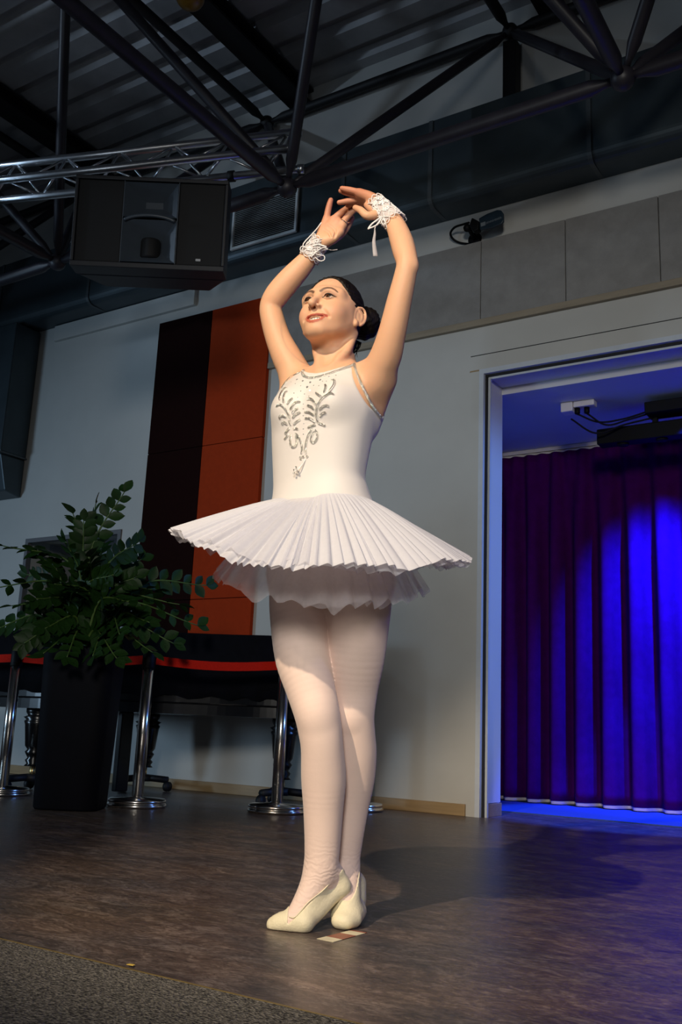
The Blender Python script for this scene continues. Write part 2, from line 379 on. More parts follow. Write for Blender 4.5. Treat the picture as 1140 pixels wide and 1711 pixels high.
RX0, RX1, RZ0, RZ1 = -6.50, -5.385, 0.98, 1.90                       # recess behind the plant
b = MB()
b.box((-11, W, 0), (RX0, W+.25, 5.3)).box((RX0, W, 0), (RX1, W+.25, RZ0)).box((RX0, W, RZ1), (RX1, W+.25, 5.3))
b.box((RX1, W, 0), (JX, W+.25, 5.3)).box((JX, W, HEAD), (5, W+.25, 5.3))
wall = struct(b.build('wall_back', 'wall'))
# recess: sides, back
b = MB(); b.box((RX0-.04, W+.25, RZ0-.04), (RX0, W+.62, RZ1+.04)).box((RX1, W+.25, RZ0-.04), (RX1+.04, W+.62, RZ1+.04))
b.box((RX0, W+.25, RZ1), (RX1, W+.62, RZ1+.04)).box((RX0, W+.25, RZ0-.04), (RX1, W+.62, RZ0)).box((RX0-.04, W+.62, RZ0-.04), (RX1+.04, W+.66, RZ1+.04))
struct(b.build('wall_recess', 'recess_grey'))
b = MB(); t = .035
b.box((RX0, W-.012, RZ0), (RX0+t, W+.03, RZ1)).box((RX1-t, W-.012, RZ0), (RX1, W+.03, RZ1)).box((RX0+t, W-.012, RZ1-t), (RX1-t, W+.03, RZ1))
struct(b.build('window_1', 'recess_frame'))
# side stage behind the opening
b = MB(); b.box((JX-.62, W+.25, 0), (JX-.55, 6.95, 2.7)).box((JX-.62, W+.25, 0), (JX, W+.27, 2.7))
struct(b.build('wall_side_stage_left', 'niche'))
struct(MB().box((JX-.62, 6.95, 0), (5, 7.05, 2.7)).build('wall_side_stage_back', 'niche'))
struct(MB().box((JX-.62, W+.252, 2.61), (5, 6.95, 2.70)).build('ceiling_side_stage', 'niche'))
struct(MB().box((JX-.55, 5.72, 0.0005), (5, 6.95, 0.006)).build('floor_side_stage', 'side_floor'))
# jamb lining, rubber groove and frame around the opening
b = MB(); b.box((JX, W+.05, 0.075), (JX+.014, W+.26, HEAD-.012))
struct(b.build('trim_2', 'niche'))
struct(MB().box((JX, W+.05, HEAD-.012), (5, W+.26, HEAD)).build('trim_3', 'niche'))
fr = MB(); fr.box((JX-.028, W-.012, 0), (JX+.002, W+.016, HEAD+.03)).box((JX+.002, W-.012, HEAD-.002), (5, W+.016, HEAD+.03))
struct(fr.build('trim_4', 'frame_paint'))
fr = MB(); fr.box((JX+.002, W+.016, 0), (JX+.016, W+.03, HEAD-.014)).box((JX+.002, W+.016, HEAD-.016), (5, W+.03, HEAD-.002))
struct(fr.build('trim_5', 'rubber'))
fr = MB(); fr.box((JX+.002, W+.03, 0), (JX+.030, W+.05, HEAD-.03)).box((JX+.002, W+.03, HEAD-.03), (5, W+.05, HEAD-.002))
struct(fr.build('trim_6', 'frame_paint'))
struct(MB().box((JX+.0145, W+.055, 0), (JX+.026, W+.255, 0.072)).build('baseboard_jamb', 'wood_trim', bevel=.002))
# casing board left of the opening and above it
struct(MB().box((-2.415, W-.006, 0), (JX-.03, W, HEAD+.03)).build('trim_7', 'wall'))
struct(MB().box((-2.42, W-.008, HEAD+.031), (5, W, 2.795)).build('trim_8', 'wall'))
struct(MB().box((-2.425, W-.008, HEAD+.022), (JX-.03, W-.0062, HEAD+.0305)).build('trim_9', 'wood_trim'))
struct(MB().box((-2.42, W-.0095, 2.7955), (5, W, 2.800)).build('trim_10', 'grille_back'))
# skirting
struct(MB().box((-11, W-.018, 0), (-2.416, W, 0.066)).build('baseboard_back', 'wood_trim', bevel=.003))
# acoustic boards along the wall, each a board of its own, over a wooden strip
x = -2.351-.5625*3; k = 0
while x < 4.5:
    MB().box((x+.0025, W-.022, 3.036), (x+.56, W, 3.585)).build('acoustic_board', 'acoustic', wall, bevel=.003)
    x += .5625
struct(MB().box((-4.03, W-.034, 2.990), (5, W, 3.034)).build('trim_11', 'wood_strip', bevel=.004))
# lighter ledge below the duct at the left
struct(MB().box((-6.42, W-.035, 3.66), (-4.80, W, 3.80)).build('trim_12', 'wall', bevel=.004))
# dark and red wall panels, three boards each
for nm, x0, x1, m_, lab in (('wall_panel_dark', -5.15, -4.598, 'dark_panel', 'tall blackish brown wall panel beside the red panel'),
                            ('wall_panel_red', -4.596, -4.035, 'red_panel', 'tall rust red wall panel behind the dancer')):
    T = thing(nm, ((x0+x1)/2, W-.02, 0.07), lab, 'wall panel')
    for z0, z1 in ((.70, 1.314), (1.318, 2.469), (2.473, 3.568)):
        MB().box((x0+.001, W-.036, z0), (x1-.001, W-.001, z1)).build('panel_board', m_, T, bevel=.003, wpos=True)

# corrugated roof deck
b = MB(); ZD = 5.26; pitch = .30
prof = []
y = -3.0
while y < W+.2:
    prof += [(y, ZD), (y+.16, ZD), (y+.19, ZD+.07), (y+.27, ZD+.07)]; y += pitch
vs_ = []; fs = []
for (yy, zz) in prof: vs_ += [(-12, yy, zz), (5, yy, zz)]
for i in range(len(prof)-1): fs.append((2*i, 2*i+1, 2*i+3, 2*i+2))
b.add(vs_, fs)
ceil = struct(b.build('ceiling', 'deck'))
so = ceil.modifiers.new('solid', 'SOLIDIFY'); so.thickness = 0.01; so.offset = 1

# space frame under the roof
S, BZ, TZ = 2.02, 3.62, 5.03
SF = thing('space_frame', (-1.12, 4.1, BZ), 'dark steel tube space frame with ball nodes carrying the roof', 'roof frame')
bn = {}; tn = {}
for i in range(-4, 3):
    for j in range(-3, 1):
        bn[i, j] = np.array([-1.12+S*i, 4.1+S*j, BZ]); tn[i, j] = np.array([-2.13+S*i, 5.11+S*j, TZ])
def strut(a, b_, r, m_='steel_dark'):
    d = b_-a; L = np.linalg.norm(d); d = d/L
    pts = [a+d*.05, a+d*.09, a+d*.16, b_-d*.16, b_-d*.09, b_-d*.05]
    MB().tube(pts, [r*.5, r*.55, r, r, r*.55, r*.5], 12).build('strut', m_, SF, True, wpos=True)
vis_i = range(-4, 3)
for (i, j), p in bn.items():
    if j < -1: continue
    MB().sphere(p, .062, 16, 10).build('ball_node', 'steel_dark', SF, True, wpos=True)
    if (i+1, j) in bn: strut(p, bn[i+1, j], .042)
    if (i, j-1) in bn: strut(p, bn[i, j-1], .042)
    for q in ((i, j), (i+1, j), (i, j-1), (i+1, j-1)):
        if q in tn: strut(p, tn[q], .034)
for (i, j), p in tn.items():
    if j < -2: continue
    MB().sphere(p, .055, 14, 8).build('ball_node', 'steel_black', SF, True, wpos=True)
    if (i+1, j) in tn: strut(p, tn[i+1, j], .036, 'steel_black')
    if (i, j-1) in tn: strut(p, tn[i, j-1], .036, 'steel_black')
# roof beams running towards the wall, and wall posts
for k, (xb, lab) in enumerate(((-3.86, 'broad black roof beam crossing the ceiling above the truss end'), (-5.95, 'broad black roof beam at the left of the ceiling'), (-1.85, 'broad black roof beam ending at the top right frame node'))):
    T = thing('roof_beam', (xb, 2.0, 5.1), lab, 'beam')
    MB().box((xb-.09, -3, 5.215), (xb+.09, W-.01, 5.235)).build('flange', 'steel_black', T, wpos=True)
    MB().box((xb-.012, -3, 5.115), (xb+.012, W-.01, 5.215)).build('web', 'steel_black', T, wpos=True)
    MB().box((xb-.09, -3, 5.095), (xb+.09, W-.01, 5.115)).build('flange', 'steel_black', T, wpos=True)
for xp, lab in ((-2.13, 'short black steel post on the upper wall at the right'),):
    T = thing('wall_post', (xp, W-.06, 4.2), lab, 'post')
    MB().box((xp-.045, W-.10, 4.2), (xp+.045, W-.005, 4.955)).build('shaft', 'steel_black', T, bevel=.004, wpos=True)
    MB().box((xp-.06, W-.11, 4.16), (xp+.06, W-.002, 4.198)).build('foot_plate', 'steel_black', T, bevel=.004, wpos=True)

# ventilation duct along the wall and its drop at the left
DZ0, DZ1, DY = 3.805, 4.42, 4.95
T = thing('ventilation_duct', (-3, W-.12, DZ0), 'long dark sheet metal air duct along the top of the wall', 'duct')
def duct_profile():
    r = .07; p = [(W-.005, DZ0), (DY+r, DZ0)]
    for k in range(1, 7):
        a = math.pi/2*k/6; p.append((DY+r-r*math.sin(a), DZ0+r-r*math.cos(a)))
    return p+[(DY, DZ1), (W-.005, DZ1)]
PR = duct_profile()
seams = [-11, -8.8, -6.95, -5.8, -4.55, -3.3, -2.62, -1.56, -.3, 1.2, 4.9]
for x0, x1 in zip(seams[:-1], seams[1:]):
    b = MB(); n = len(PR)
    b.add([(x0+.004, y, z) for y, z in PR]+[(x1-.004, y, z) for y, z in PR], [tuple(range(n)), tuple(reversed(range(n, 2*n)))]+[(i, n+i, n+(i+1) % n, (i+1) % n) for i in range(n)])
    b.build('duct_section', 'duct', T, wpos=True)
PR2 = [(y-(.008 if y < W-.01 else 0), z-(.008 if z < DZ0+.09 and y < W-.01 else 0)) for y, z in PR]
for x0 in seams[1:-1]:
    b = MB(); n = len(PR2)
    b.add([(x0-.014, y, z) for y, z in PR2]+[(x0+.014, y, z) for y, z in PR2], [tuple(range(n)), tuple(reversed(range(n, 2*n)))]+[(i, n+i, n+(i+1) % n, (i+1) % n) for i in range(n)])
    b.build('seam_flange', 'duct_seam', T, wpos=True)
T = thing('duct_drop', (-7.0, 5.05, 2.28), 'dark duct branch coming down the wall at the left edge', 'duct')
MB().box((-7.45, 4.915, 2.62), (-6.63, W-.004, 3.792)).build('duct_section', 'duct', T, bevel=.012, wpos=True)
b = MB(); b.add([(-7.45, 4.93, 2.605), (-6.64, 4.93, 2.605), (-6.64, W-.004, 2.605), (-7.45, W-.004, 2.605), (-7.45, 5.02, 2.30), (-6.64, 5.02, 2.30), (-6.64, W-.004, 2.27), (-7.45, W-.004, 2.27)],
    [(0,1,2,3),(7,6,5,4),(1,0,4,5),(2,1,5,6),(3,2,6,7),(0,3,7,4)])
b.build('outlet_shoe', 'duct', T, bevel=.012, wpos=True)
MB().box((-7.46, 4.905, 2.606), (-6.62, W-.003, 2.619)).build('seam_flange', 'duct_seam', T, wpos=True)
# louvre on the duct
gx0, gx1, gz0, gz1 = -4.25, -3.69, 3.90, 4.225
T = thing('vent_grille', ((gx0+gx1)/2, DY, gz0), 'grey louvred air grille on the duct beside the loudspeaker', 'vent')
MB().box((gx0, DY-.010, gz0), (gx1, DY-.0085, gz1)).build('backing', 'grille_back', T, wpos=True)
b = MB(); t = .018
b.box((gx0-t, DY-.026, gz0-t), (gx0, DY-.0085, gz1+t)).box((gx1, DY-.026, gz0-t), (gx1+t, DY-.0085, gz1+t)).box((gx0, DY-.026, gz1), (gx1, DY-.0085, gz1+t)).box((gx0, DY-.026, gz0-t), (gx1, DY-.0085, gz0))
b.build('frame', 'grille', T, wpos=True)
ns = 22; sl = None
for k in range(ns):
    z = gz0+(k+.5)*(gz1-gz0)/ns
    if sl is None:
        b = MB(); b.add([(gx0+.001, DY-.024, -.004), (gx1-.001, DY-.024, -.004), (gx1-.001, DY-.011, .003), (gx0+.001, DY-.011, .003), (gx0+.001, DY-.024, -.002), (gx1-.001, DY-.024, -.002), (gx1-.001, DY-.011, .005), (gx0+.001, DY-.011, .005)], [(0,3,2,1),(4,5,6,7),(0,1,5,4),(1,2,6,5),(2,3,7,6),(3,0,4,7)])
        sl = b.build('slat', 'grille', T, wpos=True); sl.location = (0, 0, z)
    else:
        c = sl.copy(); col.objects.link(c); c.location = (0, 0, z)

# yellow pendant lamp just at the top edge
c = atD(318, -5, 4.2)
T = thing('ceiling_lamp', c, 'round yellow lamp under the roof at the top edge', 'lamp')
MB().sphere((0, 0, 0), (.075, .075, .065), 20, 12).build('globe', 'yellow_lamp', T, True)
MB().lathe([(.03, .055), (.03, .10), (.008, .11), (.008, 5.26-c[2])], 12).build('stem', 'steel_black', T, True)

# aluminium lighting truss
tdir = np.array([.948, .318, 0]); tdir /= np.linalg.norm(tdir); tside = np.array([.318, -.948, 0])
eU, eM, eL = atD(495, 221, 5.12), atD(485, 248, 5.02), atD(500, 283, 5.12)
T = thing('lighting_truss', (*eL[:2], eL[2]), 'aluminium triangular lighting truss above the loudspeaker', 'truss')
LEN = 3.3
ch = {}
for nm, e in (('U', eU), ('M', eM), ('L', eL)):
    s_ = e-tdir*LEN; ch[nm] = (s_, e)
    MB().tube([s_, e], .0255, 14).build('chord', 'aluminium', T, True, wpos=True)
    MB().tube([e-tdir*.005, e+tdir*.03], .029, 14).build('coupler', 'aluminium', T, True, wpos=True)
for a, b_, off in (('U', 'M', 0), ('M', 'L', .5), ('U', 'L', .25)):
    n = 17; st = (LEN-.12)/n
    for k in range(n):
        p0 = ch[a][1]-tdir*(.05+st*k) if k % 2 == 0 else ch[b_][1]-tdir*(.05+st*k)
        p1 = ch[b_][1]-tdir*(.05+st*(k+1)) if k % 2 == 0 else ch[a][1]-tdir*(.05+st*(k+1))
        MB().tube([p0, p1], .008, 8).build('brace', 'aluminium', T, True, wpos=True)
    MB().tube([ch[a][1]-tdir*.03, ch[b_][1]-tdir*.03], .009, 8).build('end_brace', 'aluminium', T, True, wpos=True)

# hanging loudspeaker
cs = atD(252, 376, 4.80)
SP = thing('loudspeaker', cs, 'large black loudspeaker with centre horn hanging below the truss', 'loudspeaker', rz=YAW)
SP.rotation_euler = (math.radians(6.5), 0, YAW)
w2, h2, dp = .425, .262, .30
b = MB(); o8 = [(-w2, .10), (w2, .10), (w2*.72, dp), (-w2*.72, dp)]
b.prism(o8, -h2, h2)
# hollow front rim
b2 = MB()
b2.box((-w2, -.035, h2-.022), (w2, .0995, h2)).box((-w2, -.035, -h2), (w2, .0995, -h2+.03)).box((-w2, -.035, -h2+.03), (-w2+.018, .0995, h2-.022)).box((w2-.018, -.035, -h2+.03), (w2, .0995, h2-.022))
b.build('cabinet', 'speaker', SP, bevel=.012)
b2.build('front_rim', 'speaker', SP, bevel=.004)
for s in (-1, 1):
    x0, x1 = (.155, w2-.019) if s > 0 else (-w2+.019, -.155)
    MB().box((x0, -.026, -h2+.031), (x1, .099, h2-.023)).build('side_grille', 'speaker_grille', SP, bevel=.006)
# horn column: two stacked flares made of sloping faces
b = MB(); X1, X2 = .150, .050
def flare(z0, z1, zt0, zt1, depth):
    o = [(-X1, -.030, z0), (X1, -.030, z0), (X1, -.030, z1), (-X1, -.030, z1)]; i_ = [(-X2, -.030+depth, zt0), (X2, -.030+depth, zt0), (X2, -.030+depth, zt1), (-X2, -.030+depth, zt1)]
    b.add(o+i_, [(0,1,5,4),(1,2,6,5),(2,3,7,6),(3,0,4,7),(4,5,6,7)])
flare(.03, h2-.03, .12, .16, .10); flare(-h2+.035, .018, -.135, -.075, .09)
ho = b.build('horn', 'speaker_horn', SP)
so = ho.modifiers.new('s', 'SOLIDIFY'); so.thickness = .004; so.offset = 1
MB().box((-X1-.004, -.031, -h2+.031), (-X1, -.001, h2-.023)).box((X1, -.031, -h2+.031), (X1+.004, -.001, h2-.023)).build('horn_cheek', 'speaker_horn', SP)
lip = [(-X1+.01, -.034, .012), (-.08, -.045, .028), (0, -.05, .034), (.08, -.045, .028), (X1-.01, -.034, .012)]
MB().tube(bez(lip, 6), .010, 8).build('horn_lip', 'speaker_horn', SP, True)
MB().lathe([(.052, 0), (.055, .01), (.055, .10), (.05, .11)], 24, (0, .035, -h2+.075)).build('phase_plug', 'speaker_grille', SP, True)
MB().box((.265, -.0285, -h2+.055), (.292, -.0262, -h2+.068)).build('badge', 'badge', SP)
RS = np.array(SP.rotation_euler.to_matrix())
for s in (-.30, .30):
    p = RS @ np.array([s, .20, h2-.004])+cs; e0, e1 = ch['L']; t_ = (p-e0) @ tdir; q = e0+tdir*t_
    MB().tube([p, q], .004, 8).build('hanger', 'steel_black', SP, True, wpos=True)
    MB().tube([q-tdir*.02, q+tdir*.02], .034, 12).build('clamp', 'steel_black', SP, True, wpos=True)

# antenna paddle on the wall
p0 = atY(795, 401, W); T = thing('antenna_paddle', (p0[0], W, p0[2]), 'dark blue paddle antenna on a small wall arm above the grey boards', 'antenna')
def wl(x, y, off): q = atY(x, y, W-off); return q
MB().lathe([(.045, 0), (.045, .018), (.02, .022)], 18).xform([[1,0,0],[0,0,-1],[0,1,0]], np.array([p0[0], W-.001, p0[2]])).build('wall_mount', 'black_plastic', T, True, wpos=True)
MB().tube([p0+[0, -.02, 0], wl(786, 386, .10), wl(781, 379, .12)], .014, 10).build('arm', 'black_plastic', T, True, wpos=True)
MB().sphere(wl(781, 381, .12), .026, 12, 8).build('joint', 'black_plastic', T, True, wpos=True)
gr = [wl(791, 366, .14), wl(803, 372, .14), wl(802, 386, .14), wl(794, 390, .14), wl(786, 380, .14)]
def plate(pts, th):
    n = len(pts); b = MB(); dy = np.array([0, th, 0])
    return b.add([p-dy for p in pts]+[p+dy for p in pts], [tuple(reversed(range(n))), tuple(range(n, 2*n))]+[(i, (i+1) % n, n+(i+1) % n, n+i) for i in range(n)])
plate(gr, .025).build('grip', 'black_plastic', T, bevel=.008, wpos=True)
pd = [wl(801, 366, .14), wl(815, 358, .14), wl(832, 351.5, .14), wl(838, 352, .14), wl(842, 357, .14), wl(842.5, 370, .14), wl(839, 375, .14), wl(822, 382, .14), wl(803, 385, .14)]
plate(pd, .010).build('blade', 'paddle', T, bevel=.005, wpos=True)
cb = bez([wl(784, 372, .14), wl(774, 375, .12), wl(760, 380, .09), wl(753, 390, .06), wl(758, 400, .03), wl(770, 406, .012), wl(787, 408, .008)], 8)
MB().tube(cb, .0075, 8).build('cable', 'black_plastic', T, True, wpos=True)
fc = bpy.data.curves.new('print', 'FONT'); fc.body = 'SENNHEISER'; fc.size = .030; fc.extrude = .0005; fc.align_x = 'LEFT'; fc.align_y = 'CENTER'
fo = bpy.data.objects.new('print_tmp', fc); col.objects.link(fo)
bpy.context.view_layer.update()
me = bpy.data.meshes.new_from_object(fo.evaluated_get(bpy.context.evaluated_depsgraph_get())); bpy.data.objects.remove(fo)
a_, b_ = wl(812, 373.2, .152), wl(838.5, 363.5, .152); dx = (b_-a_); ang = math.atan2(dx[2], dx[0]); wdt = max(v.co.x for v in me.vertices)
sc_ = np.linalg.norm(dx)/wdt
me.transform(Matrix.Translation(a_) @ Matrix.Rotation(-ang, 4, 'Y') @ Matrix.Rotation(math.pi/2, 4, 'X') @ Matrix.Scale(sc_, 4))
link('lettering', me, 'paddle_print', T, wpos=True)
q = wl(807.5, 374.5, .152)
MB().box((-.016, -.0006, -.013), (.016, .0006, .013)).xform([[math.cos(ang), 0, -math.sin(ang)], [0, 1, 0], [math.sin(ang), 0, math.cos(ang)]], q).build('logo_mark', 'paddle_print', T, wpos=True)

# ------------------------------------------------------------------ side stage: curtain, light bar, socket box
CY = 6.66
def curtain_y(x, z):
    t = 1-z/2.6
    ph = x*2*math.pi/.185 + .9*math.sin(x*2.3+.5) + .30*t*math.sin(x*5)
    top = .016*math.sin(x*2*math.pi/.105)
    a = .062*min(1, t*3.0)
    sn = math.sin(ph)
    return CY - .03 - top*max(0, 1-t*4) - a*(sn*abs(sn)**-.25 if sn else 0) - .012*t*math.sin(2*ph+1.0) - .010*t
CT = thing('stage_curtain', (-1.5, CY, 0.03), 'heavy purple pleated curtain lit blue in the side stage', 'curtain')
xs = np.arange(-2.86, .9, .0115); zs = [.035+(2.555-.035)*k/36 for k in range(37)]
vs_ = []; fs = []
for z in zs:
    for x in xs: vs_.append((x, curtain_y(x, z), z))
nx = len(xs)
for k in range(len(zs)-1):
    for i in range(nx-1): fs.append((k*nx+i, k*nx+i+1, k*nx+nx+i+1, k*nx+nx+i))
o = MB().add(vs_, fs).build('cloth', 'curtain', CT, True, wpos=True)
so = o.modifiers.new('s', 'SOLIDIFY'); so.thickness = .004; so.offset = 1
vs_ = []; fs = []
for z in (.012, .034, .05):
    for x in xs: vs_.append((x, curtain_y(x, z)+.012, z))
for k in range(2):
    for i in range(nx-1): fs.append((k*nx+i, k*nx+i+1, k*nx+nx+i+1, k*nx+nx+i))
o = MB().add(vs_, fs).build('hem_lining', 'lining', CT, True, wpos=True)
so = o.modifiers.new('s', 'SOLIDIFY'); so.thickness = .003; so.offset = 1
vs_ = []; fs = []
for z in (2.52, 2.577):
    for x in xs: vs_.append((x, curtain_y(x, z)*.4+CY*.6+.01, z))
for i in range(nx-1): fs.append((i, i+1, nx+i+1, nx+i))
o = MB().add(vs_, fs).build('heading_tape', 'lining', CT, True, wpos=True)
so = o.modifiers.new('s', 'SOLIDIFY'); so.thickness = .003; so.offset = 1
MB().box((-2.86, CY-.012, 2.58), (.9, CY+.012, 2.608)).build('rail', 'lining', CT, wpos=True)

LB = thing('light_bar', (-1.3, 6.0, 2.3), 'long black stage light bar fixed under the side stage ceiling', 'stage light')
zb0 = 2.36
MB().box((-1.86, 5.95, zb0), (-.45, 6.06, zb0+.105)).build('housing', 'black_plastic', LB, bevel=.008, wpos=True)
MB().box((-1.52, 5.86, 2.50), (-.5, 6.02, 2.575)).build('mounting_rail', 'black_plastic', LB, bevel=.006, wpos=True)
for x in (-1.50, -.8): MB().box((x, 5.97, zb0+.10), (x+.03, 6.01, 2.608)).build('bracket', 'black_plastic', LB, wpos=True)
for x in (-1.7, -1.45, -1.2, -.95, -.7): MB().lathe([(.035, 0), (.038, .012)], 16, (x, 6.005, zb0-.013)).build('lens', 'black_plastic', LB, True, wpos=True)
SB = thing('socket_box', (-1.98, 5.84, 2.57), 'small white socket box with plugs on the side stage ceiling', 'socket box')
q = atZ(955, 680, 2.585)
MB().box((q[0]-.06, q[1]-.04, 2.545), (q[0]+.02, q[1]+.05, 2.609)).build('housing', 'white_plastic', SB, bevel=.006, wpos=True)
MB().box((q[0]+.022, q[1]-.03, 2.57), (q[0]+.16, q[1]+.04, 2.609)).build('strip', 'white_plastic', SB, bevel=.006, wpos=True)
pl = [np.array([q[0]+.04, q[1], 2.56]), np.array([q[0]+.10, q[1]+.01, 2.56]), np.array([q[0]-.01, q[1]+.02, 2.54])]
for p in pl[:2]: MB().lathe([(.014, -.03), (.018, -.025), (.018, .012)], 12, p).build('plug', 'black_plastic', SB, True, wpos=True)
ends = [(-1.52, 5.95, 2.54), (-1.50, 5.93, 2.52), (-1.49, 5.97, 2.50)]
for k, (p, e_) in enumerate(zip(pl, ends)):
    p = p-[0, 0, .03]; e_ = np.array(e_); m1 = p*.7+e_*.3-[0, 0, .06+.02*k]; m2 = p*.35+e_*.65-[0, 0, .045]
    o = MB().tube(bez([p, m1, m2, e_], 8), .006, 8).build('power_cable', 'black_plastic', None, True)
    tag(o, ('thin black cable from the first ceiling plug to the light bar', 'thin black cable from the second ceiling plug to the light bar', 'lowest hanging black cable from the white box to the light bar')[k], 'cable', 'cables at the side stage ceiling')

# ------------------------------------------------------------------ things in the wall recess
T = thing('green_frame', (-6.22, W+.4, RZ0), 'narrow dark green upright board in the recess behind the plant', 'board')
MB().box((-6.27, W+.38, RZ0), (-6.13, W+.42, 1.78)).build('board', 'recess_green', T, bevel=.004, wpos=True)
MB().box((-6.29, W+.36, RZ0), (-6.11, W+.44, RZ0+.03)).build('foot', 'recess_green', T, bevel=.004, wpos=True)
q = atY(170, 965, W+.43)
T = thing('blue_vase', (q[0], W+.43, RZ0), 'round blue vase with a painted pale highlight seen behind the plant leaves', 'vase')
MB().lathe([(.05, .001), (.06, .05), (.09, .22), (.10, .36), (.085, .46)], 24).build('lower_body', 'pale_highlight', T, True)  # pale highlight coloured in as the whole lower body
MB().lathe([(.085, .461), (.10, .52), (.095, .62), (.06, .70), (.04, .74), (.045, .77)], 24).build('upper_body', 'blue_vase', T, True)

# ------------------------------------------------------------------ rope barrier posts
def stanchion(p, label):
    T = thing('barrier_post', (p[0], p[1], 0), label, 'barrier post', 'chrome barrier posts with red belts')
    MB().lathe([(.150, 0.001), (.158, .006), (.160, .014), (.152, .022), (.148, .024), (.154, .028), (.156, .036), (.148, .044), (.03, .052), (.03, .056)], 40).build('base', 'chrome', T, True)
    MB().lathe([(.0315, .0565), (.0315, .735)], 24).build('pole', 'chrome', T, True)
    MB().lathe([(.034, .7355), (.036, .741), (.036, .822), (.030, .836), (.012, .842)], 24).build('belt_head', 'black_plastic', T, True)
    return T
SP_ = [atZ(2, 1328), atZ(228, 1348), atZ(462, 1358), np.array([-2.985, 4.915, 0])]
labs = ['chrome barrier post at the left picture edge before the piano', 'chrome barrier post between planter and piano', 'chrome barrier post just left of the dancer’s legs', 'chrome barrier post mostly hidden behind the dancer’s calves']
for p, l in zip(SP_, labs): stanchion(p, l)
def belt(a, b_, label):
    a = np.array([a[0], a[1], .785]); b_ = np.array([b_[0], b_[1], .785]); d = (b_-a)/np.linalg.norm(b_-a)
    pts = [a+d*.040+(b_-a-d*.08)*t+np.array([0, 0, -.018*math.sin(math.pi*t)]) for t in np.linspace(0, 1, 14)]
    o = MB().strip(pts, (0, 0, 1), .024, .0012).build('barrier_belt', 'belt'); tag(o, label, 'belt', 'red barrier belts')
belt(SP_[0], SP_[1], 'red belt passing behind the black planter')
belt(SP_[1], SP_[2], 'red belt stretched in front of the piano beside the dancer')
belt(SP_[2], SP_[3], 'short red belt behind the dancer’s thighs')
stanchion(SP_[0]+np.array([-1.5, -.2, 0]), 'chrome barrier post furthest left, past the picture edge')
belt(SP_[0]+np.array([-1.5, -.2, 0]), SP_[0], 'red belt leaving the picture at the left edge')

# ------------------------------------------------------------------ grand piano on dollies
PN = thing('grand_piano', (-4.3, 4.6, 0), 'black grand piano standing against the wall behind the planter', 'piano')
out = bez([(-5.25, 3.99, 0), (-4.75, 3.99, 0), (-4.40, 4.05, 0), (-4.0, 4.22, 0), (-3.65, 4.42, 0), (-3.40, 4.52, 0), (-3.22, 4.66, 0), (-3.18, 4.86, 0), (-3.25, 5.03, 0), (-3.45, 5.09, 0)], 6)
out = [(p[0], p[1]) for p in out]+[(-5.25, 5.09)]
cxy = np.array([-4.3, 4.6])
def scale(o, s): return [tuple(cxy+(np.array(p)-cxy)*s) for p in o]
MB().prism(out, .56, .93).build('rim', 'piano', PN, bevel=.01, wpos=True)
MB().prism(scale(out, .97), .50, .559).build('bottom_frame', 'piano', PN, wpos=True)
MB().prism(scale(out, 1.006), .932, .965).build('lid', 'piano', PN, bevel=.008, wpos=True)
# padded cover hanging over lid and keyboard side
cv = scale(out, 1.012)
n = len(cv); vs_ = []; fs = []
for z, s in ((.60, 1.022), (.80, 1.017), (.968, 1.012), (.972, 1.0)):
    oo = scale(out, s)
    for i, p in enumerate(oo): vs_.append((p[0], p[1]-0.0, z + (.012*math.sin(i*1.7) if z == .60 else 0) + 0))
for k in range(3):
    for i in range(n-1): fs.append((k*n+i, k*n+i+1, k*n+n+i+1, k*n+n+i))
vs_.append((-4.3, 4.55, .995)); c0 = len(vs_)-1
for i in range(n): fs.append((3*n+i, 3*n+(i+1) % n, c0))
o = MB().add(vs_, fs).build('cover', 'piano_cover', PN, True, wpos=True)
so = o.modifiers.new('s', 'SOLIDIFY'); so.thickness = .004; so.offset = 1
MB().box((-5.62, 4.03, .60), (-5.27, 5.03, .72)).build('keyboard_shelf', 'piano', PN, bevel=.01, wpos=True)
legprof = [(.055, .15), (.040, .165), (.052, .185), (.038, .20), (.050, .22), (.058, .235), (.044, .25), (.060, .27), (.075, .40), (.082, .42), (.070, .43), (.088, .445), (.062, .455), (.075, .475), (.075, .499)]
for (x, y) in ((-4.864, 4.13), (-4.62, 4.86), (-3.40, 4.74)):
    L = MB().lathe(legprof, 20, (x, y, 0)).build('leg', 'piano', PN, True, wpos=True)
    MB().lathe([(.018, .085), (.018, .15)], 12, (x, y, 0)).build('caster_stem', 'brass', L, True, wpos=True)
    b = MB()
    for a in (0.4, 2.5, 4.6):
        e_ = np.array([x+.17*math.cos(a), y+.17*math.sin(a), .075]); b.tube([(x, y, .085), e_], .022, 8)
    b.lathe([(.05, .06), (.05, .10)], 16, (x, y, 0))
    dl = b.build('dolly', 'steel_black', L, True, wpos=True)
    for a in (0.4, 2.5, 4.6):
        wx, wy = x+.17*math.cos(a), y+.17*math.sin(a)
        MB().tube([(wx-.014, wy, .033), (wx+.014, wy, .033)], .032, 14).build('wheel', 'steel_black', L, True, wpos=True)
MB().box((-4.345, 4.30, .03), (-4.305, 4.40, .50)).build('pedal_lyre', 'piano', PN, bevel=.006, wpos=True)

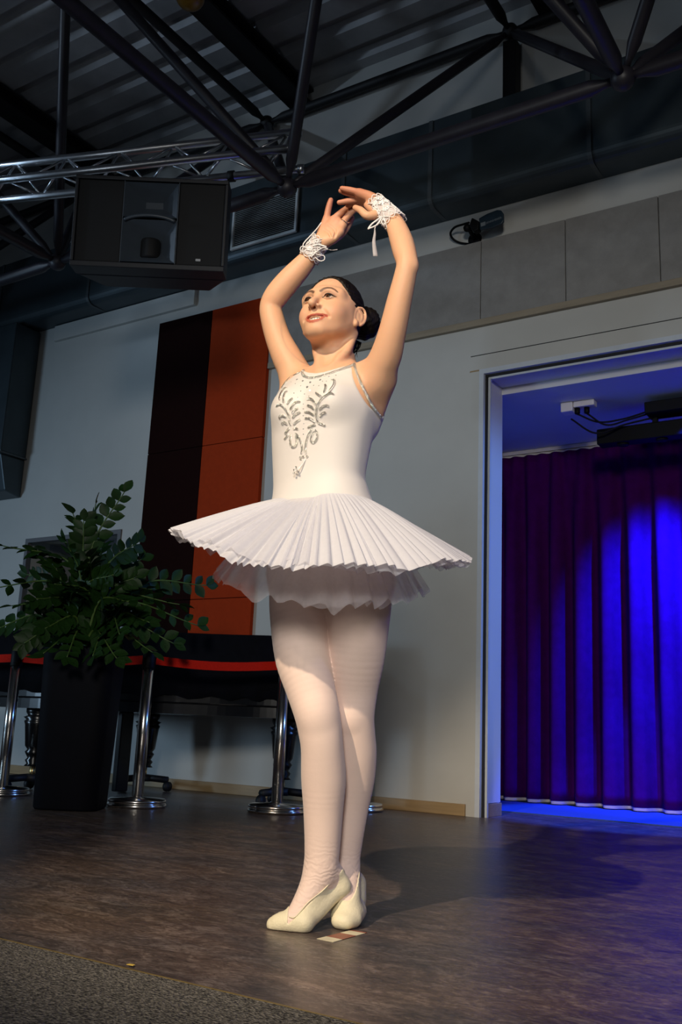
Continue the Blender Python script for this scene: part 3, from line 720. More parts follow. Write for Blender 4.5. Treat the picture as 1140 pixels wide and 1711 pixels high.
# ------------------------------------------------------------------ planter and plant
pc = np.array([-3.875, 3.56])
PT = thing('planter', (pc[0], pc[1], 0), 'tall black tapered planter holding the leafy plant', 'planter', rz=YAW)
def rsq(hw, z, r=.075, n=6):
    o = []
    for cx, cy, a0 in ((hw-r, hw-r, 0), (-hw+r, hw-r, 90), (-hw+r, -hw+r, 180), (hw-r, -hw+r, 270)):
        for k in range(n+1):
            a = math.radians(a0+90*k/n); o.append((cx+r*math.cos(a), cy+r*math.sin(a), z))
    return o
rings = [rsq(.157, .002), rsq(.163, .012), rsq(.186, .80), rsq(.188, .815), rsq(.170, .815), rsq(.166, .74)]
n = len(rings[0]); vs_ = [p for r_ in rings for p in r_]; fs = [tuple(reversed(range(n)))]
for k in range(5):
    for i in range(n): fs.append((k*n+i, k*n+(i+1) % n, k*n+n+(i+1) % n, k*n+n+i))
MB().add(vs_, fs).build('pot', 'planter', PT, True)
MB().prism([(p[0], p[1]) for p in rsq(.164, 0)], .70, .745).build('soil', 'soil', PT)

PL = thing('potted_plant', (pc[0], pc[1], .746), 'bushy green zamioculcas plant growing in the black planter', 'plant')
leafv = []; leaff = []
for i, (t, wd) in enumerate(((0, .05), (.18, .55), (.4, .95), (.62, .9), (.82, .55), (1, .02))):
    leafv += [(-wd*.34, t, .05*wd-.10*t*t), (0, t, -.03-.10*t*t), (wd*.34, t, .05*wd-.10*t*t)]
for i in range(5):
    a = i*3; leaff += [(a, a+1, a+4, a+3), (a+1, a+2, a+5, a+4)]
lme = bpy.data.meshes.new('leaf'); lme.from_pydata(leafv, [], leaff); lme.materials.append(MATS['leaf']); lme.polygons.foreach_set('use_smooth', [True]*len(lme.polygons))
tips = [(208,822,5.0),(160,842,5.1),(122,858,5.2),(140,870,4.9),(62,925,5.0),(5,912,5.0),(-30,985,5.1),(20,1012,4.9),(-25,1060,5.0),(232,905,5.1),(236,935,5.2),(225,965,4.9),(345,978,5.25),(330,1045,5.15),(300,1010,5.0),(262,985,5.1),(95,930,5.3),(45,960,5.3),(175,905,5.4),(110,905,4.8),(60,1000,4.75),(190,960,4.75),(250,1040,4.85),(20,1050,5.2),(290,1075,4.95),(150,930,4.7),(90,975,4.65),(130,990,4.6),(215,1005,4.65),(40,1075,4.85),(170,1020,4.6),(255,1090,4.9),(75,1050,4.62),(200,1060,4.62),(72,1092,4.62),(112,1098,4.6),(155,1096,4.6),(195,1100,4.65)]
leaves = []
O = np.array([pc[0], pc[1], .746])
for ti, (px, py, D) in enumerate(tips):
    tip = atD(px, py, D+.12)
    base = O+np.array([rnd.uniform(-.11, .11), rnd.uniform(-.11, .11), -.01])
    hd = tip-base; mid = base+hd*.5+np.array([0, 0, .10+.18*np.hypot(hd[0], hd[1])])-hd*np.array([.22, .22, 0])
    pts = bez([base, mid, tip], 12)
    L_ = len(pts)
    MB().tube(pts, [.010*(1-.75*i/L_) for i in range(L_)], 6).build('stem', 'stem', PL, True, wpos=True)
    vw = CAM-tip; vw = vw/np.linalg.norm(vw)+np.array([rnd.uniform(-1.2, 1.2), rnd.uniform(-1.2, 1.2), rnd.uniform(0, 1.4)])
    for i in [q for q in range(int(L_*.26), L_-1, 2)]+[L_-1]:
        t = pts[min(i+1, L_-1)]-pts[i-1]; t /= np.linalg.norm(t)
        sd = np.cross(t, vw); sd /= np.linalg.norm(sd)+1e-9
        ph = rnd.uniform(-.35, .35); nrm = np.cross(sd, t)
        sd2 = math.cos(ph)*sd+math.sin(ph)*nrm
        fr_ = i/L_
        for s in (-1, 1):
            if i == L_-1 and s == 1: d = t
            else: d = sd2*s*.85+t*.65+nrm*rnd.uniform(-.1, .25)
            d = d/np.linalg.norm(d); z_ = nrm-d*(nrm @ d); z_ /= np.linalg.norm(z_); x_ = np.cross(d, z_)
            ln = rnd.uniform(.075, .108)*(1.0 if fr_ < .8 else .85)
            leaves.append((pts[i], x_, d, z_, ln))
order = sorted(range(len(leaves)), key=lambda i: np.linalg.norm(leaves[i][0]-CAM))
near = set(order[:300])
bl = MB()
for i, (p, x_, d, z_, ln) in enumerate(leaves):
    if i in near:
        o = bpy.data.objects.new('leaf', lme); col.objects.link(o); o.parent = PL
        R_ = np.stack([x_, d, z_], 1)*ln
        m4 = Matrix(((*R_[0], p[0]-O[0]), (*R_[1], p[1]-O[1]), (*R_[2], p[2]-O[2]), (0, 0, 0, 1)))
        o.matrix_basis = m4
    else:
        R_ = np.stack([x_, d, z_], 1)*ln
        bl.add([R_ @ np.array(v)+p for v in leafv], leaff)
if bl.v:
    o = bl.build('foliage', 'leaf', PL, True, wpos=True); o['kind'] = 'stuff'

# ------------------------------------------------------------------ marks on the floor
qs = [atZ(529.5, 1569.3), atZ(556.8, 1575), atZ(613.8, 1559), atZ(587.6, 1554.5)]
T = thing('floor_tape', qs[0], 'short cream and brown tape mark on the floor before the dancer', 'tape')
def quad(u0, u1, m_, z0, z1):
    A = lambda u: qs[0]*(1-u)+qs[3]*u; B = lambda u: qs[1]*(1-u)+qs[2]*u
    pts = [A(u0), B(u0), B(u1), A(u1)]
    MB().add([(p[0], p[1], z0) for p in pts]+[(p[0], p[1], z1) for p in pts], [(3,2,1,0),(4,5,6,7),(0,1,5,4),(1,2,6,5),(2,3,7,6),(3,0,4,7)]).build('tape_piece', m_, T, wpos=True)
quad(0, .26, 'tape_cream', .0004, .0012); quad(.262, .66, 'tape_brown', .0004, .0012); quad(.662, .93, 'tape_cream', .0004, .0012); quad(.932, 1.0, 'tape_brown', .0004, .0012)
q = atZ(218, 1616)
o = MB().add([(q[0]-.008, q[1]-.003, .0036), (q[0]+.008, q[1]-.002, .0036), (q[0]+.006, q[1]+.006, .0036), (q[0]-.007, q[1]+.004, .0036), (q[0]-.008, q[1]-.003, .0046), (q[0]+.008, q[1]-.002, .0046), (q[0]+.006, q[1]+.006, .0046), (q[0]-.007, q[1]+.004, .0046)], [(3,2,1,0),(4,5,6,7),(0,1,5,4),(1,2,6,5),(2,3,7,6),(3,0,4,7)]).build('tape_scrap', 'tape_yellow')
tag(o, 'tiny yellowish scrap of tape on the carpet edge', 'tape')

# ================================================================== the dancer
def smin(a, b, k):
    h = np.clip(.5+.5*(b-a)/k, 0, 1); return b*(1-h)+a*h-k*h*(1-h)
class Prim:
    def __init__(s, fn, lo, hi, k, op='add'): s.fn = fn; s.lo = np.asarray(lo, float); s.hi = np.asarray(hi, float); s.k = k; s.op = op; s.segs = None
def chain_pts(nodes, k=.012, sub=5, op='add', spline=True):
    P = np.array([n[:3] for n in nodes], float); r = np.array([n[3] for n in nodes], float)
    Q = np.concatenate([P, r[:, None]], 1)
    Q = np.array(bez(list(Q), sub)) if (spline and len(Q) > 2) else Q
    A, B = Q[:-1], Q[1:]
    def fn(X):
        d = np.full(len(X), 9., np.float32)
        for a, b in zip(A, B):
            ab = b[:3]-a[:3]; pa = X-a[:3].astype(np.float32)
            t = np.clip(pa @ (ab/(ab @ ab+1e-12)).astype(np.float32), 0, 1)
            e = pa-t[:, None]*ab.astype(np.float32)
            d = np.minimum(d, np.sqrt((e*e).sum(1))-(a[3]+t*(b[3]-a[3])))
        return d
    m = Q[:, 3:4]; kk = .04 if callable(k) else k
    pr = Prim(fn, (Q[:, :3]-m).min(0)-kk-.012, (Q[:, :3]+m).max(0)+kk+.012, k, op)
    pr.segs = (A, B, kk+.012)
    return pr
def chain(nodes, k=.012, sub=5, op='add', spline=True):             # nodes (px, py, D, radius px)
    out = []
    for n in nodes:
        p = fp(*n[:3]); out.append((*p, rp(n[3], p)))
    return chain_pts(out, k, sub, op, spline)
def ellip(c, r, R=None, k=.012, op='add'):
    c = np.asarray(c, np.float32); r = np.asarray(r, np.float32); R = np.eye(3) if R is None else np.asarray(R)   # R columns = axes
    Rt = R.astype(np.float32)
    def fn(X):
        q = (X-c) @ Rt
        k0 = np.sqrt(((q/r)**2).sum(1)); k1 = np.sqrt(((q/(r*r))**2).sum(1))+1e-9
        return np.where(k0 < 1e-4, -r.min(), k0*(k0-1)/k1).astype(np.float32)
    e = np.abs(R) @ np.asarray(r); return Prim(fn, c-e-k-.012, c+e+k+.012, k, op)
class Field:
    def __init__(s, prims=()): s.p = list(prims)
    def apply(s, X, v, pr, d=None):
        d = pr.fn(X) if d is None else d; k = pr.k(X) if callable(pr.k) else pr.k
        if pr.op == 'add': return smin(v, d, k)
        return -smin(-v, d, k)
    def at(s, X):
        X = np.asarray(X, np.float32); v = np.full(len(X), .06, np.float32)
        for pr in s.p:
            m = ((X >= pr.lo) & (X <= pr.hi)).all(1)
            if m.any(): v[m] = s.apply(X[m], v[m], pr)
        return v
    def grid(s, lo, hi, h, post=None):
        lo = np.floor(np.asarray(lo)/h)*h; n = np.ceil((np.asarray(hi)-lo)/h).astype(int)+1
        ax = [lo[i]+h*np.arange(n[i]) for i in range(3)]
        v = np.full(tuple(n), .06, np.float32)
        def box(pr):
            a = np.clip(np.floor((pr.lo-lo)/h).astype(int), 0, n); b = np.clip(np.ceil((pr.hi-lo)/h).astype(int)+1, 0, n); return a, b
        for pr in s.p:
            a, b = box(pr)
            if (b <= a).any(): continue
            g = np.stack(np.meshgrid(*[ax[i][a[i]:b[i]] for i in range(3)], indexing='ij'), -1).astype(np.float32)
            sh = g.shape[:3]; X = g.reshape(-1, 3); sub = v[a[0]:b[0], a[1]:b[1], a[2]:b[2]]
            d = None
            if pr.segs is not None:
                D_ = np.full(sh, .2, np.float32); A_, B_, mg = pr.segs
                for p, q in zip(A_, B_):
                    r_ = max(p[3], q[3])+mg
                    i0 = np.clip(np.floor((np.minimum(p, q)[:3]-r_-lo)/h).astype(int)-a, 0, sh); i1 = np.clip(np.ceil((np.maximum(p, q)[:3]+r_-lo)/h).astype(int)+1-a, 0, sh)
                    if (i1 <= i0).any(): continue
                    Y = g[i0[0]:i1[0], i0[1]:i1[1], i0[2]:i1[2]]; pa = Y-p[:3].astype(np.float32); ab = (q-p)[:3].astype(np.float32)
                    t = np.clip(pa @ (ab/(ab @ ab+1e-12)), 0, 1); e = pa-t[..., None]*ab
                    dd = np.sqrt(np.einsum('...i,...i', e, e))-(p[3]+t*(q[3]-p[3]))
                    W_ = D_[i0[0]:i1[0], i0[1]:i1[1], i0[2]:i1[2]]; np.minimum(W_, dd, out=W_)
                d = D_.reshape(-1)
            v[a[0]:b[0], a[1]:b[1], a[2]:b[2]] = s.apply(X, sub.reshape(-1), pr, d).reshape(sh)
        if post is not None:
            g = np.stack(np.meshgrid(*ax, indexing='ij'), -1).astype(np.float32)
            v = post(g.reshape(-1, 3), v.reshape(-1)).reshape(v.shape).astype(np.float32)
        return v, lo
def nets(v, lo, h):
    s = v < 0
    nx, ny, nz = v.shape
    c = np.zeros((nx-1, ny-1, nz-1), np.int8)
    for i in (0, 1):
        for j in (0, 1):
            for k in (0, 1): c += s[i:nx-1+i, j:ny-1+j, k:nz-1+k]
    act = np.argwhere((c > 0) & (c < 8)); N = len(act)
    corner = np.array([(i, j, k) for i in (0, 1) for j in (0, 1) for k in (0, 1)])
    vals = np.stack([v[act[:, 0]+o[0], act[:, 1]+o[1], act[:, 2]+o[2]] for o in corner], 1)
    acc = np.zeros((N, 3)); cnt = np.zeros(N)
    for a in range(8):
        for b in range(a+1, 8):
            df = corner[b]-corner[a]
            if np.abs(df).sum() != 1: continue
            va, vb = vals[:, a], vals[:, b]; m = (va < 0) != (vb < 0)
            t = np.where(m, va/np.where(m, va-vb, 1), 0)
            acc += np.where(m[:, None], corner[a]+t[:, None]*df, 0); cnt += m
    P = lo+h*(act+acc/cnt[:, None])
    idx = np.full((nx-1, ny-1, nz-1), -1, np.int32); idx[act[:, 0], act[:, 1], act[:, 2]] = np.arange(N)
    quads = []
    for axis in range(3):
        sl0 = [slice(None)]*3; sl1 = [slice(None)]*3; sl0[axis] = slice(0, -1); sl1[axis] = slice(1, None)
        x = s[tuple(sl0)] != s[tuple(sl1)]; e = np.argwhere(x)
        b1, b2 = (axis+1) % 3, (axis+2) % 3
        ok = (e[:, b1] > 0) & (e[:, b2] > 0) & (e[:, b1] < v.shape[b1]-1) & (e[:, b2] < v.shape[b2]-1); e = e[ok]
        def cell(d1, d2):
            q = e.copy(); q[:, b1] -= d1; q[:, b2] -= d2; return idx[q[:, 0], q[:, 1], q[:, 2]]
        q = np.stack([cell(1, 1), cell(0, 1), cell(0, 0), cell(1, 0)], 1)
        ins = s[e[:, 0], e[:, 1], e[:, 2]]
        q[~ins] = q[~ins][:, ::-1]
        quads.append(q)
    Q = np.concatenate(quads); Q = Q[(Q >= 0).all(1)]
    return P, Q
def relax(P, Q, it=1, lam=.5):
    for _ in range(it):
        acc = np.zeros_like(P); cnt = np.zeros(len(P))
        for a in range(4):
            b = (a+1) % 4
            np.add.at(acc, Q[:, a], P[Q[:, b]]); np.add.at(cnt, Q[:, a], 1)
            np.add.at(acc, Q[:, b], P[Q[:, a]]); np.add.at(cnt, Q[:, b], 1)
        P = P+lam*(acc/np.maximum(cnt, 1)[:, None]-P)
    return P
def np_mesh(name, P, Q):
    me = bpy.data.meshes.new(name)
    me.vertices.add(len(P)); me.vertices.foreach_set('co', np.asarray(P, np.float32).ravel())
    me.loops.add(Q.size); me.loops.foreach_set('vertex_index', np.asarray(Q, np.int32).ravel())
    me.polygons.add(len(Q)); me.polygons.foreach_set('loop_start', np.arange(0, Q.size, 4, dtype=np.int32)); me.polygons.foreach_set('loop_total', np.full(len(Q), 4, np.int32))
    me.update(); me.validate(); return me
def cull(P, Q, keep):
    k = keep(P[Q].mean(1)); Q = Q[k]; u, inv = np.unique(Q, return_inverse=True); return P[u], inv.reshape(Q.shape)
def merge(parts):
    o = 0; Ps = []; Qs = []
    for P, Q in parts: Ps.append(P); Qs.append(Q+o); o += len(P)
    return np.concatenate(Ps), np.concatenate(Qs)

DN = thing('person', w_of(0, FIG[1], 0), 'dancer in white tutu and slippers on tiptoe, arms raised overhead', 'person', rz=YAW)

# ---- torso: a stack of elliptical sections, turned towards the left
TY = math.radians(30)
TF = np.array([-math.sin(TY), -math.cos(TY), 0]); TL = np.array([math.cos(TY), -math.sin(TY), 0])
rows = [(1012, 500, 608, 2.43, .86), (992, 466, 642, 2.43, .85), (972, 454, 653, 2.43, .84), (950, 450, 650, 2.435, .84), (915, 449, 643, 2.44, .82), (880, 449, 634, 2.44, .78), (850, 453, 624, 2.44, .74), (836, 457, 618, 2.44, .72), (818, 459, 612, 2.44, .70), (800, 459, 607, 2.44, .70),
        (771, 458, 611, 2.44, .71), (738, 457, 618, 2.44, .74), (705, 457, 627, 2.44, .76), (680, 461, 632, 2.445, .75), (655, 470, 630, 2.445, .70), (632, 488, 618, 2.45, .62), (612, 522, 596, 2.455, .66), (598, 528, 590, 2.46, .8)]
sec = []
for py, l, r_, D, rat in rows:
    c_ = fp((l+r_)/2, py, D); hw = rp((r_-l)/2, c_)
    a = hw/math.sqrt(math.cos(TY)**2+(rat*math.sin(TY))**2); sec.append((c_[2], c_[0], c_[1], a, a*rat))
sec = np.array(bez([np.array(s) for s in sec], 5)); sec = sec[np.argsort(sec[:, 0])]
def torso_fn(X):
    z = X[:, 2]; cx, cy, a, b = (np.interp(z, sec[:, 0], sec[:, i]).astype(np.float32) for i in (1, 2, 3, 4))
    dx, dy = X[:, 0]-cx, X[:, 1]-cy
    u = dx*TL[0]+dy*TL[1]; v = dx*TF[0]+dy*TF[1]
    rho = ((np.abs(u)/a)**2.25+(np.abs(v)/b)**2.25)**(1/2.25)+1e-6; r = np.sqrt(u*u+v*v)
    d = r*(1-1/rho)
    return np.maximum(d, np.maximum(sec[0, 0]-z, z-sec[-1, 0])).astype(np.float32)
lo_t = np.array([sec[:, 1].min()-.2, sec[:, 2].min()-.2, sec[0, 0]-.03]); hi_t = np.array([sec[:, 1].max()+.2, sec[:, 2].max()+.2, sec[-1, 0]+.03])
def tpt(z, u, v):                                                   # point in the torso frame
    cx, cy = np.interp(z, sec[:, 0], sec[:, 1]), np.interp(z, sec[:, 0], sec[:, 2])
    return np.array([cx, cy, z])+TL*u+TF*v
zb = fp(545, 684, 2.40)[2]
P_torso = [Prim(torso_fn, lo_t, hi_t, .03),
    ellip(tpt(zb, .062, .077), (.048, .045, .046), np.stack([TL, TF, [0, 0, 1]], 1), .035), ellip(tpt(zb, -.062, .077), (.048, .045, .046), np.stack([TL, TF, [0, 0, 1]], 1), .035)]
# shoulders, lat and chest folds
P_sh = [chain([(562, 620, 2.45, 18), (598, 633, 2.41, 21), (626, 640, 2.375, 24)], .02), chain([(556, 622, 2.46, 17), (524, 638, 2.49, 18), (503, 645, 2.51, 22)], .02),
        chain([(612, 712, 2.44, 20), (626, 676, 2.42, 21), (640, 636, 2.38, 22)], .025), chain([(480, 700, 2.48, 20), (484, 668, 2.50, 20), (492, 640, 2.51, 21)], .025)]
P_armL = [chain([(618, 640, 2.385, 27), (642, 602, 2.335, 27), (655, 558, 2.295, 23.5), (667, 505, 2.265, 21), (677, 462, 2.247, 18.8), (680.5, 440, 2.243, 18.2), (676, 420, 2.255, 19.5), (671, 402, 2.268, 19.3), (662, 378, 2.29, 16.5), (652, 360, 2.305, 13.2), (644, 350, 2.315, 12.5)], .03),
          ellip(fp(690.5, 444, 2.235), (.012, .012, .016), None, .012)]
P_armR = [chain([(503, 640, 2.51, 26), (484, 606, 2.515, 25.5), (466, 568, 2.52, 21.5), (456, 535, 2.52, 19.8), (452.5, 513, 2.52, 18.5), (462, 494, 2.51, 20.3), (482, 470, 2.495, 20.3), (503, 447, 2.48, 18), (519, 428, 2.465, 14.5), (529, 415, 2.455, 13.5)], .03)]
# ---- head frame
HS, HC = 1.0177, np.array([-.05, 2.4393-FIG[1], 1.5692]); psi, th_, ro = .4699, .1955, .0122
HFw = np.array([-math.sin(psi)*math.cos(th_), -math.cos(psi)*math.cos(th_), math.sin(th_)])
_l = np.array([math.cos(psi), -math.sin(psi), 0]); _up = np.cross(HFw, _l)
HL = math.cos(ro)*_l+math.sin(ro)*_up; HU = -math.sin(ro)*_l+math.cos(ro)*_up
HR = np.stack([HL, HFw, HU], 1)
def hp(x, y, z): return HC+HS*(HR @ np.array([x, y, z]))
def hloc(X): return ((X-HC) @ HR)/HS
def hch(nodes, k, sub=5, op='add'): return chain_pts([(*hp(*n[:3]), n[3]*HS) for n in nodes], k, sub, op)
MX = lambda x: x*1.05+.0022
def hmo(nodes, k, sub=5, op='add'): return hch([(MX(n[0]), *n[1:]) for n in nodes], k, sub, op)
def hel(c_, r_, k, op='add', R=None): return ellip(hp(*c_), np.array(r_)*HS, HR if R is None else HR @ R, k, op)
P_neck = [chain([(561, 624, 2.45, 32), (560.5, 598, 2.452, 29), (563, 570, 2.458, 29)], .022, spline=True)]
P_head = [hel((0, -.014, .028), (.0735, .090, .084), .02), hel((0, .026, -.028), (.0555, .060, .074), .03),
    hch([(.051, .000, -.042, .015), (.040, .035, -.068, .015), (.016, .064, -.091, .014)], .025), hch([(-.051, .000, -.042, .015), (-.038, .035, -.068, .015), (-.016, .064, -.091, .014)], .025),
    hel((0, .073, -.0905), (.017, .014, .0135), .018), hel((.039, .012, -.012), (.029, .048, .048), .03), hel((-.037, .012, -.012), (.028, .046, .047), .03),
    hel((.034, .056, -.036), (.025, .024, .025), .026), hel((-.033, .056, -.036), (.025, .024, .025), .026),
    hch([(-.046, .058, .020, .014), (-.02, .076, .021, .013), (.02, .076, .021, .013), (.046, .058, .020, .014)], .02),
    hel((.0315, .093, .001), (.0175, .016, .0105), .012, 'sub'), hel((-.0315, .093, .001), (.0175, .016, .0105), .012, 'sub'),
    # nose
    hch([(0, .080, .012, .0080), (0, .0915, -.009, .0085), (0, .103, -.024, .0095), (0, .1080, -.0320, .0108)], .012),
    hel((.0125, .0920, -.0355), (.0072, .0090, .0064), .008), hel((-.0125, .0920, -.0355), (.0072, .0090, .0064), .008),
    hel((.0072, .0995, -.0425), (.0045, .0060, .0050), .003, 'sub'), hel((-.0072, .0995, -.0425), (.0045, .0060, .0050), .003, 'sub'),
    # mouth: mound, smile, opening
    hel((0, .066, -.064), (.032, .024, .024), .02),
    hmo([(-.0262, .0745, -.0578, .0026), (-.017, .0855, -.0612, .0036), (-.006, .0910, -.0608, .0042), (0, .0912, -.0614, .0040), (.006, .0910, -.0608, .0042), (.017, .0855, -.0612, .0036), (.0262, .0745, -.0578, .0026)], .004),
    hmo([(-.0262, .0745, -.0578, .0024), (-.018, .0830, -.0715, .0038), (-.008, .0870, -.0780, .0046), (0, .0880, -.0793, .0050), (.008, .0870, -.0780, .0046), (.018, .0830, -.0715, .0038), (.0262, .0745, -.0578, .0024)], .004),
    hmo([(-.0215, .083, -.0625, .0014), (-.015, .092, -.0672, .0055), (-.006, .096, -.0698, .0070), (.006, .096, -.0698, .0070), (.015, .092, -.0672, .0055), (.0215, .083, -.0625, .0014)], .0015, 5, 'sub'),
    hel((.0022, .078, -.0690), (.0200, .012, .0056), .0015, 'sub'),
    # nasolabial folds
    hch([(.0175, .0920, -.041, .0016), (.0275, .0852, -.050, .0018), (.0345, .0755, -.060, .0014)], .011, 5, 'sub'), hch([(-.0175, .0920, -.041, .0016), (-.0275, .0852, -.050, .0018), (-.0345, .0755, -.060, .0014)], .011, 5, 'sub'),
    # eyelids
    hch([(.0155, .0755, -.0015, .0022), (.024, .0835, .0050, .0032), (.034, .0825, .0056, .0032), (.0465, .070, .0005, .0024)], .005), hch([(.0155, .0755, -.0015, .002), (.025, .0825, -.0056, .0026), (.036, .0805, -.0055, .0026), (.0465, .070, .0, .002)], .005),
    hch([(-.0155, .0755, -.0015, .0022), (-.024, .0835, .0050, .0032), (-.034, .0825, .0056, .0032), (-.0465, .070, .0005, .0024)], .005), hch([(-.0155, .0755, -.0015, .002), (-.025, .0825, -.0056, .0026), (-.036, .0805, -.0055, .0026), (-.0465, .070, .0, .002)], .005)]
def ear(s):
    tilt = -.22
    e = []
    ca, sa = math.cos(.48), math.sin(.48)*s; RE = np.array([[ca, -sa, 0], [sa, ca, 0], [0, 0, 1.]]).T
    RE = np.array([[ca, -s*math.sin(.48), 0], [s*math.sin(.48), ca, 0], [0, 0, 1.]])
    e.append(hel((s*.0785, -.012, -.013), (.0062, .0175, .026), .006, 'add', RE))
    hx = []
    for a in np.linspace(-60, 235, 12):
        a = math.radians(a); yy = .0165*math.cos(a); zz = .028*math.sin(a)
        yq = -.012-yy-.12*zz; hx.append((s*(.0745-.52*yq), yq, -.010+zz, .0036))
    e.append(hch(hx, .004, 3))
    e.append(hel((s*.0885, -.010, -.010), (.0046, .0090, .0150), .004, 'sub', RE))
    e.append(hel((s*.0775, -.002, -.038), (.0055, .0075, .009), .006))
    e.append(hch([(s*.0795, -.006, .005, .0026), (s*.0845, -.017, -.006, .0026), (s*.083, -.015, -.024, .0024)], .003))
    return e
P_head += ear(1)+ear(-1)
P_neck += [chain_pts([(*hp(.058, -.030, -.050), .013), (*fp(580, 585, 2.405), .012), (*fp(567, 600, 2.390), .011), (*fp(552, 616, 2.374), .009)], .014), chain_pts([(*hp(-.058, -.030, -.050), .013), (*fp(532, 596, 2.43), .012), (*fp(534, 621, 2.385), .010)], .018),
           chain([(545, 624, 2.375, 6), (575, 618, 2.38, 6), (606, 612, 2.37, 6)], .02), chain([(535, 624, 2.385, 6), (520, 621, 2.43, 6), (508, 621, 2.46, 6)], .02)]
# ---- legs and feet
def kleg(X): return np.where(X[:, 2] > .78, .035, np.where(X[:, 2] < .70, .001, .001+.034*(X[:, 2]-.70)/.08)).astype(np.float32)
legR = [(505, 960, 2.46, 50), (503, 1000, 2.45, 52), (503, 1050, 2.43, 49), (506.5, 1100, 2.405, 45), (519, 1150, 2.38, 40), (530, 1192, 2.362, 37), (535, 1220, 2.36, 35.5), (538.5, 1250, 2.365, 34.5), (541, 1300, 2.385, 36.5), (540.5, 1350, 2.395, 32.5), (539.5, 1400, 2.40, 29.5), (537.5, 1440, 2.40, 27.5), (536, 1462, 2.40, 26)]
legL = [(603, 960, 2.40, 50), (601, 1000, 2.40, 53), (597.5, 1050, 2.415, 51), (594, 1100, 2.43, 47.5), (590, 1150, 2.445, 41), (589, 1195, 2.445, 36), (590, 1225, 2.455, 36), (591.5, 1260, 2.47, 37), (590, 1300, 2.485, 35.5), (584, 1350, 2.495, 31), (579, 1400, 2.495, 27), (576, 1440, 2.49, 24), (576, 1458, 2.485, 23.5)]
P_legR = [chain(legR, .035), ellip(fp(529, 1194, 2.333), (.026, .022, .030), None, .03)]
P_legL = [chain(legL, kleg), ellip(fp(583, 1200, 2.415), (.026, .022, .030), None, .02)]
footR = [chain([(536, 1450, 2.40, 26), (522, 1485, 2.385, 22), (503, 1518, 2.365, 17.5), (487, 1538, 2.355, 14)], .01), chain([(560, 1462, 2.415, 15), (571, 1480, 2.42, 11.5)], .02),
         chain([(569, 1482, 2.42, 12), (548, 1500, 2.40, 13.5), (522, 1526, 2.37, 15), (505, 1542, 2.35, 14)], .018),
         chain([(508, 1541, 2.343, 14.5), (488, 1540.5, 2.348, 14), (469, 1541.5, 2.356, 13), (458, 1544.5, 2.36, 10)], .012), chain([(512, 1533, 2.385, 12), (490, 1534, 2.39, 12), (471, 1537, 2.388, 10.5)], .014)]
footL = [chain([(576, 1448, 2.487, 23.5), (578, 1480, 2.46, 22), (580, 1508, 2.435, 20), (580, 1528, 2.42, 17)], .01), chain([(582, 1462, 2.52, 17), (592, 1476, 2.55, 15)], .02),
         chain([(592, 1478, 2.55, 15), (594, 1498, 2.52, 16), (590, 1520, 2.48, 17)], .018),
         chain([(568, 1529, 2.42, 13), (574, 1532, 2.41, 14), (590, 1528, 2.43, 15), (596, 1522, 2.46, 14)], .015), chain([(566, 1539, 2.39, 9.5), (578, 1540, 2.385, 10), (592, 1536, 2.405, 9)], .014)]
floor_cut = lambda X, v: np.maximum(v, .0015-X[:, 2])
body = Field(P_torso+P_sh+P_neck+P_armL+P_armR+P_legR+P_legL+footR+footL+P_head)
zneck = fp(558, 600, 2.45)[2]
parts = []
v, lo = body.grid((-.26, -.28, 0), (.26, .26, zneck+.03), .0045, lambda X, v: np.maximum(v+.003*np.clip((.80-X[:, 2])/.04, 0, 1), .0015-X[:, 2]))
P, Q = nets(v, lo, .0045); parts.append(cull(P, Q, lambda c: c[:, 2] < zneck))
bigP, bigQ = P, Q
# arms above the neck line (left and right), head fine
cutL, cutR = fp(649, 356, 2.31), fp(525, 420, 2.46)
v, lo = body.grid((-.26, -.28, zneck-.03), (.26, .20, 2.1), .0045)
P, Q = nets(v, lo, .0045)
rad_h = lambda c: np.linalg.norm(c-HC, axis=1)
parts.append(cull(P, Q, lambda c: (c[:, 2] >= zneck) & ((rad_h(c) > .149) | (c[:, 2] > 1.72))))
headbox = Field(P_torso+P_sh+P_neck+P_armL+P_armR+P_head)
v, lo = headbox.grid(HC-[.162, .162, .165], HC+[.162, .162, .168], .0019)
P, Q = nets(v, lo, .0019); P = relax(P, Q, 1, .4)
parts.append(cull(P, Q, lambda c: (c[:, 2] >= zneck-.004) & (rad_h(c) <= .1525) & (c[:, 2] <= 1.724)))
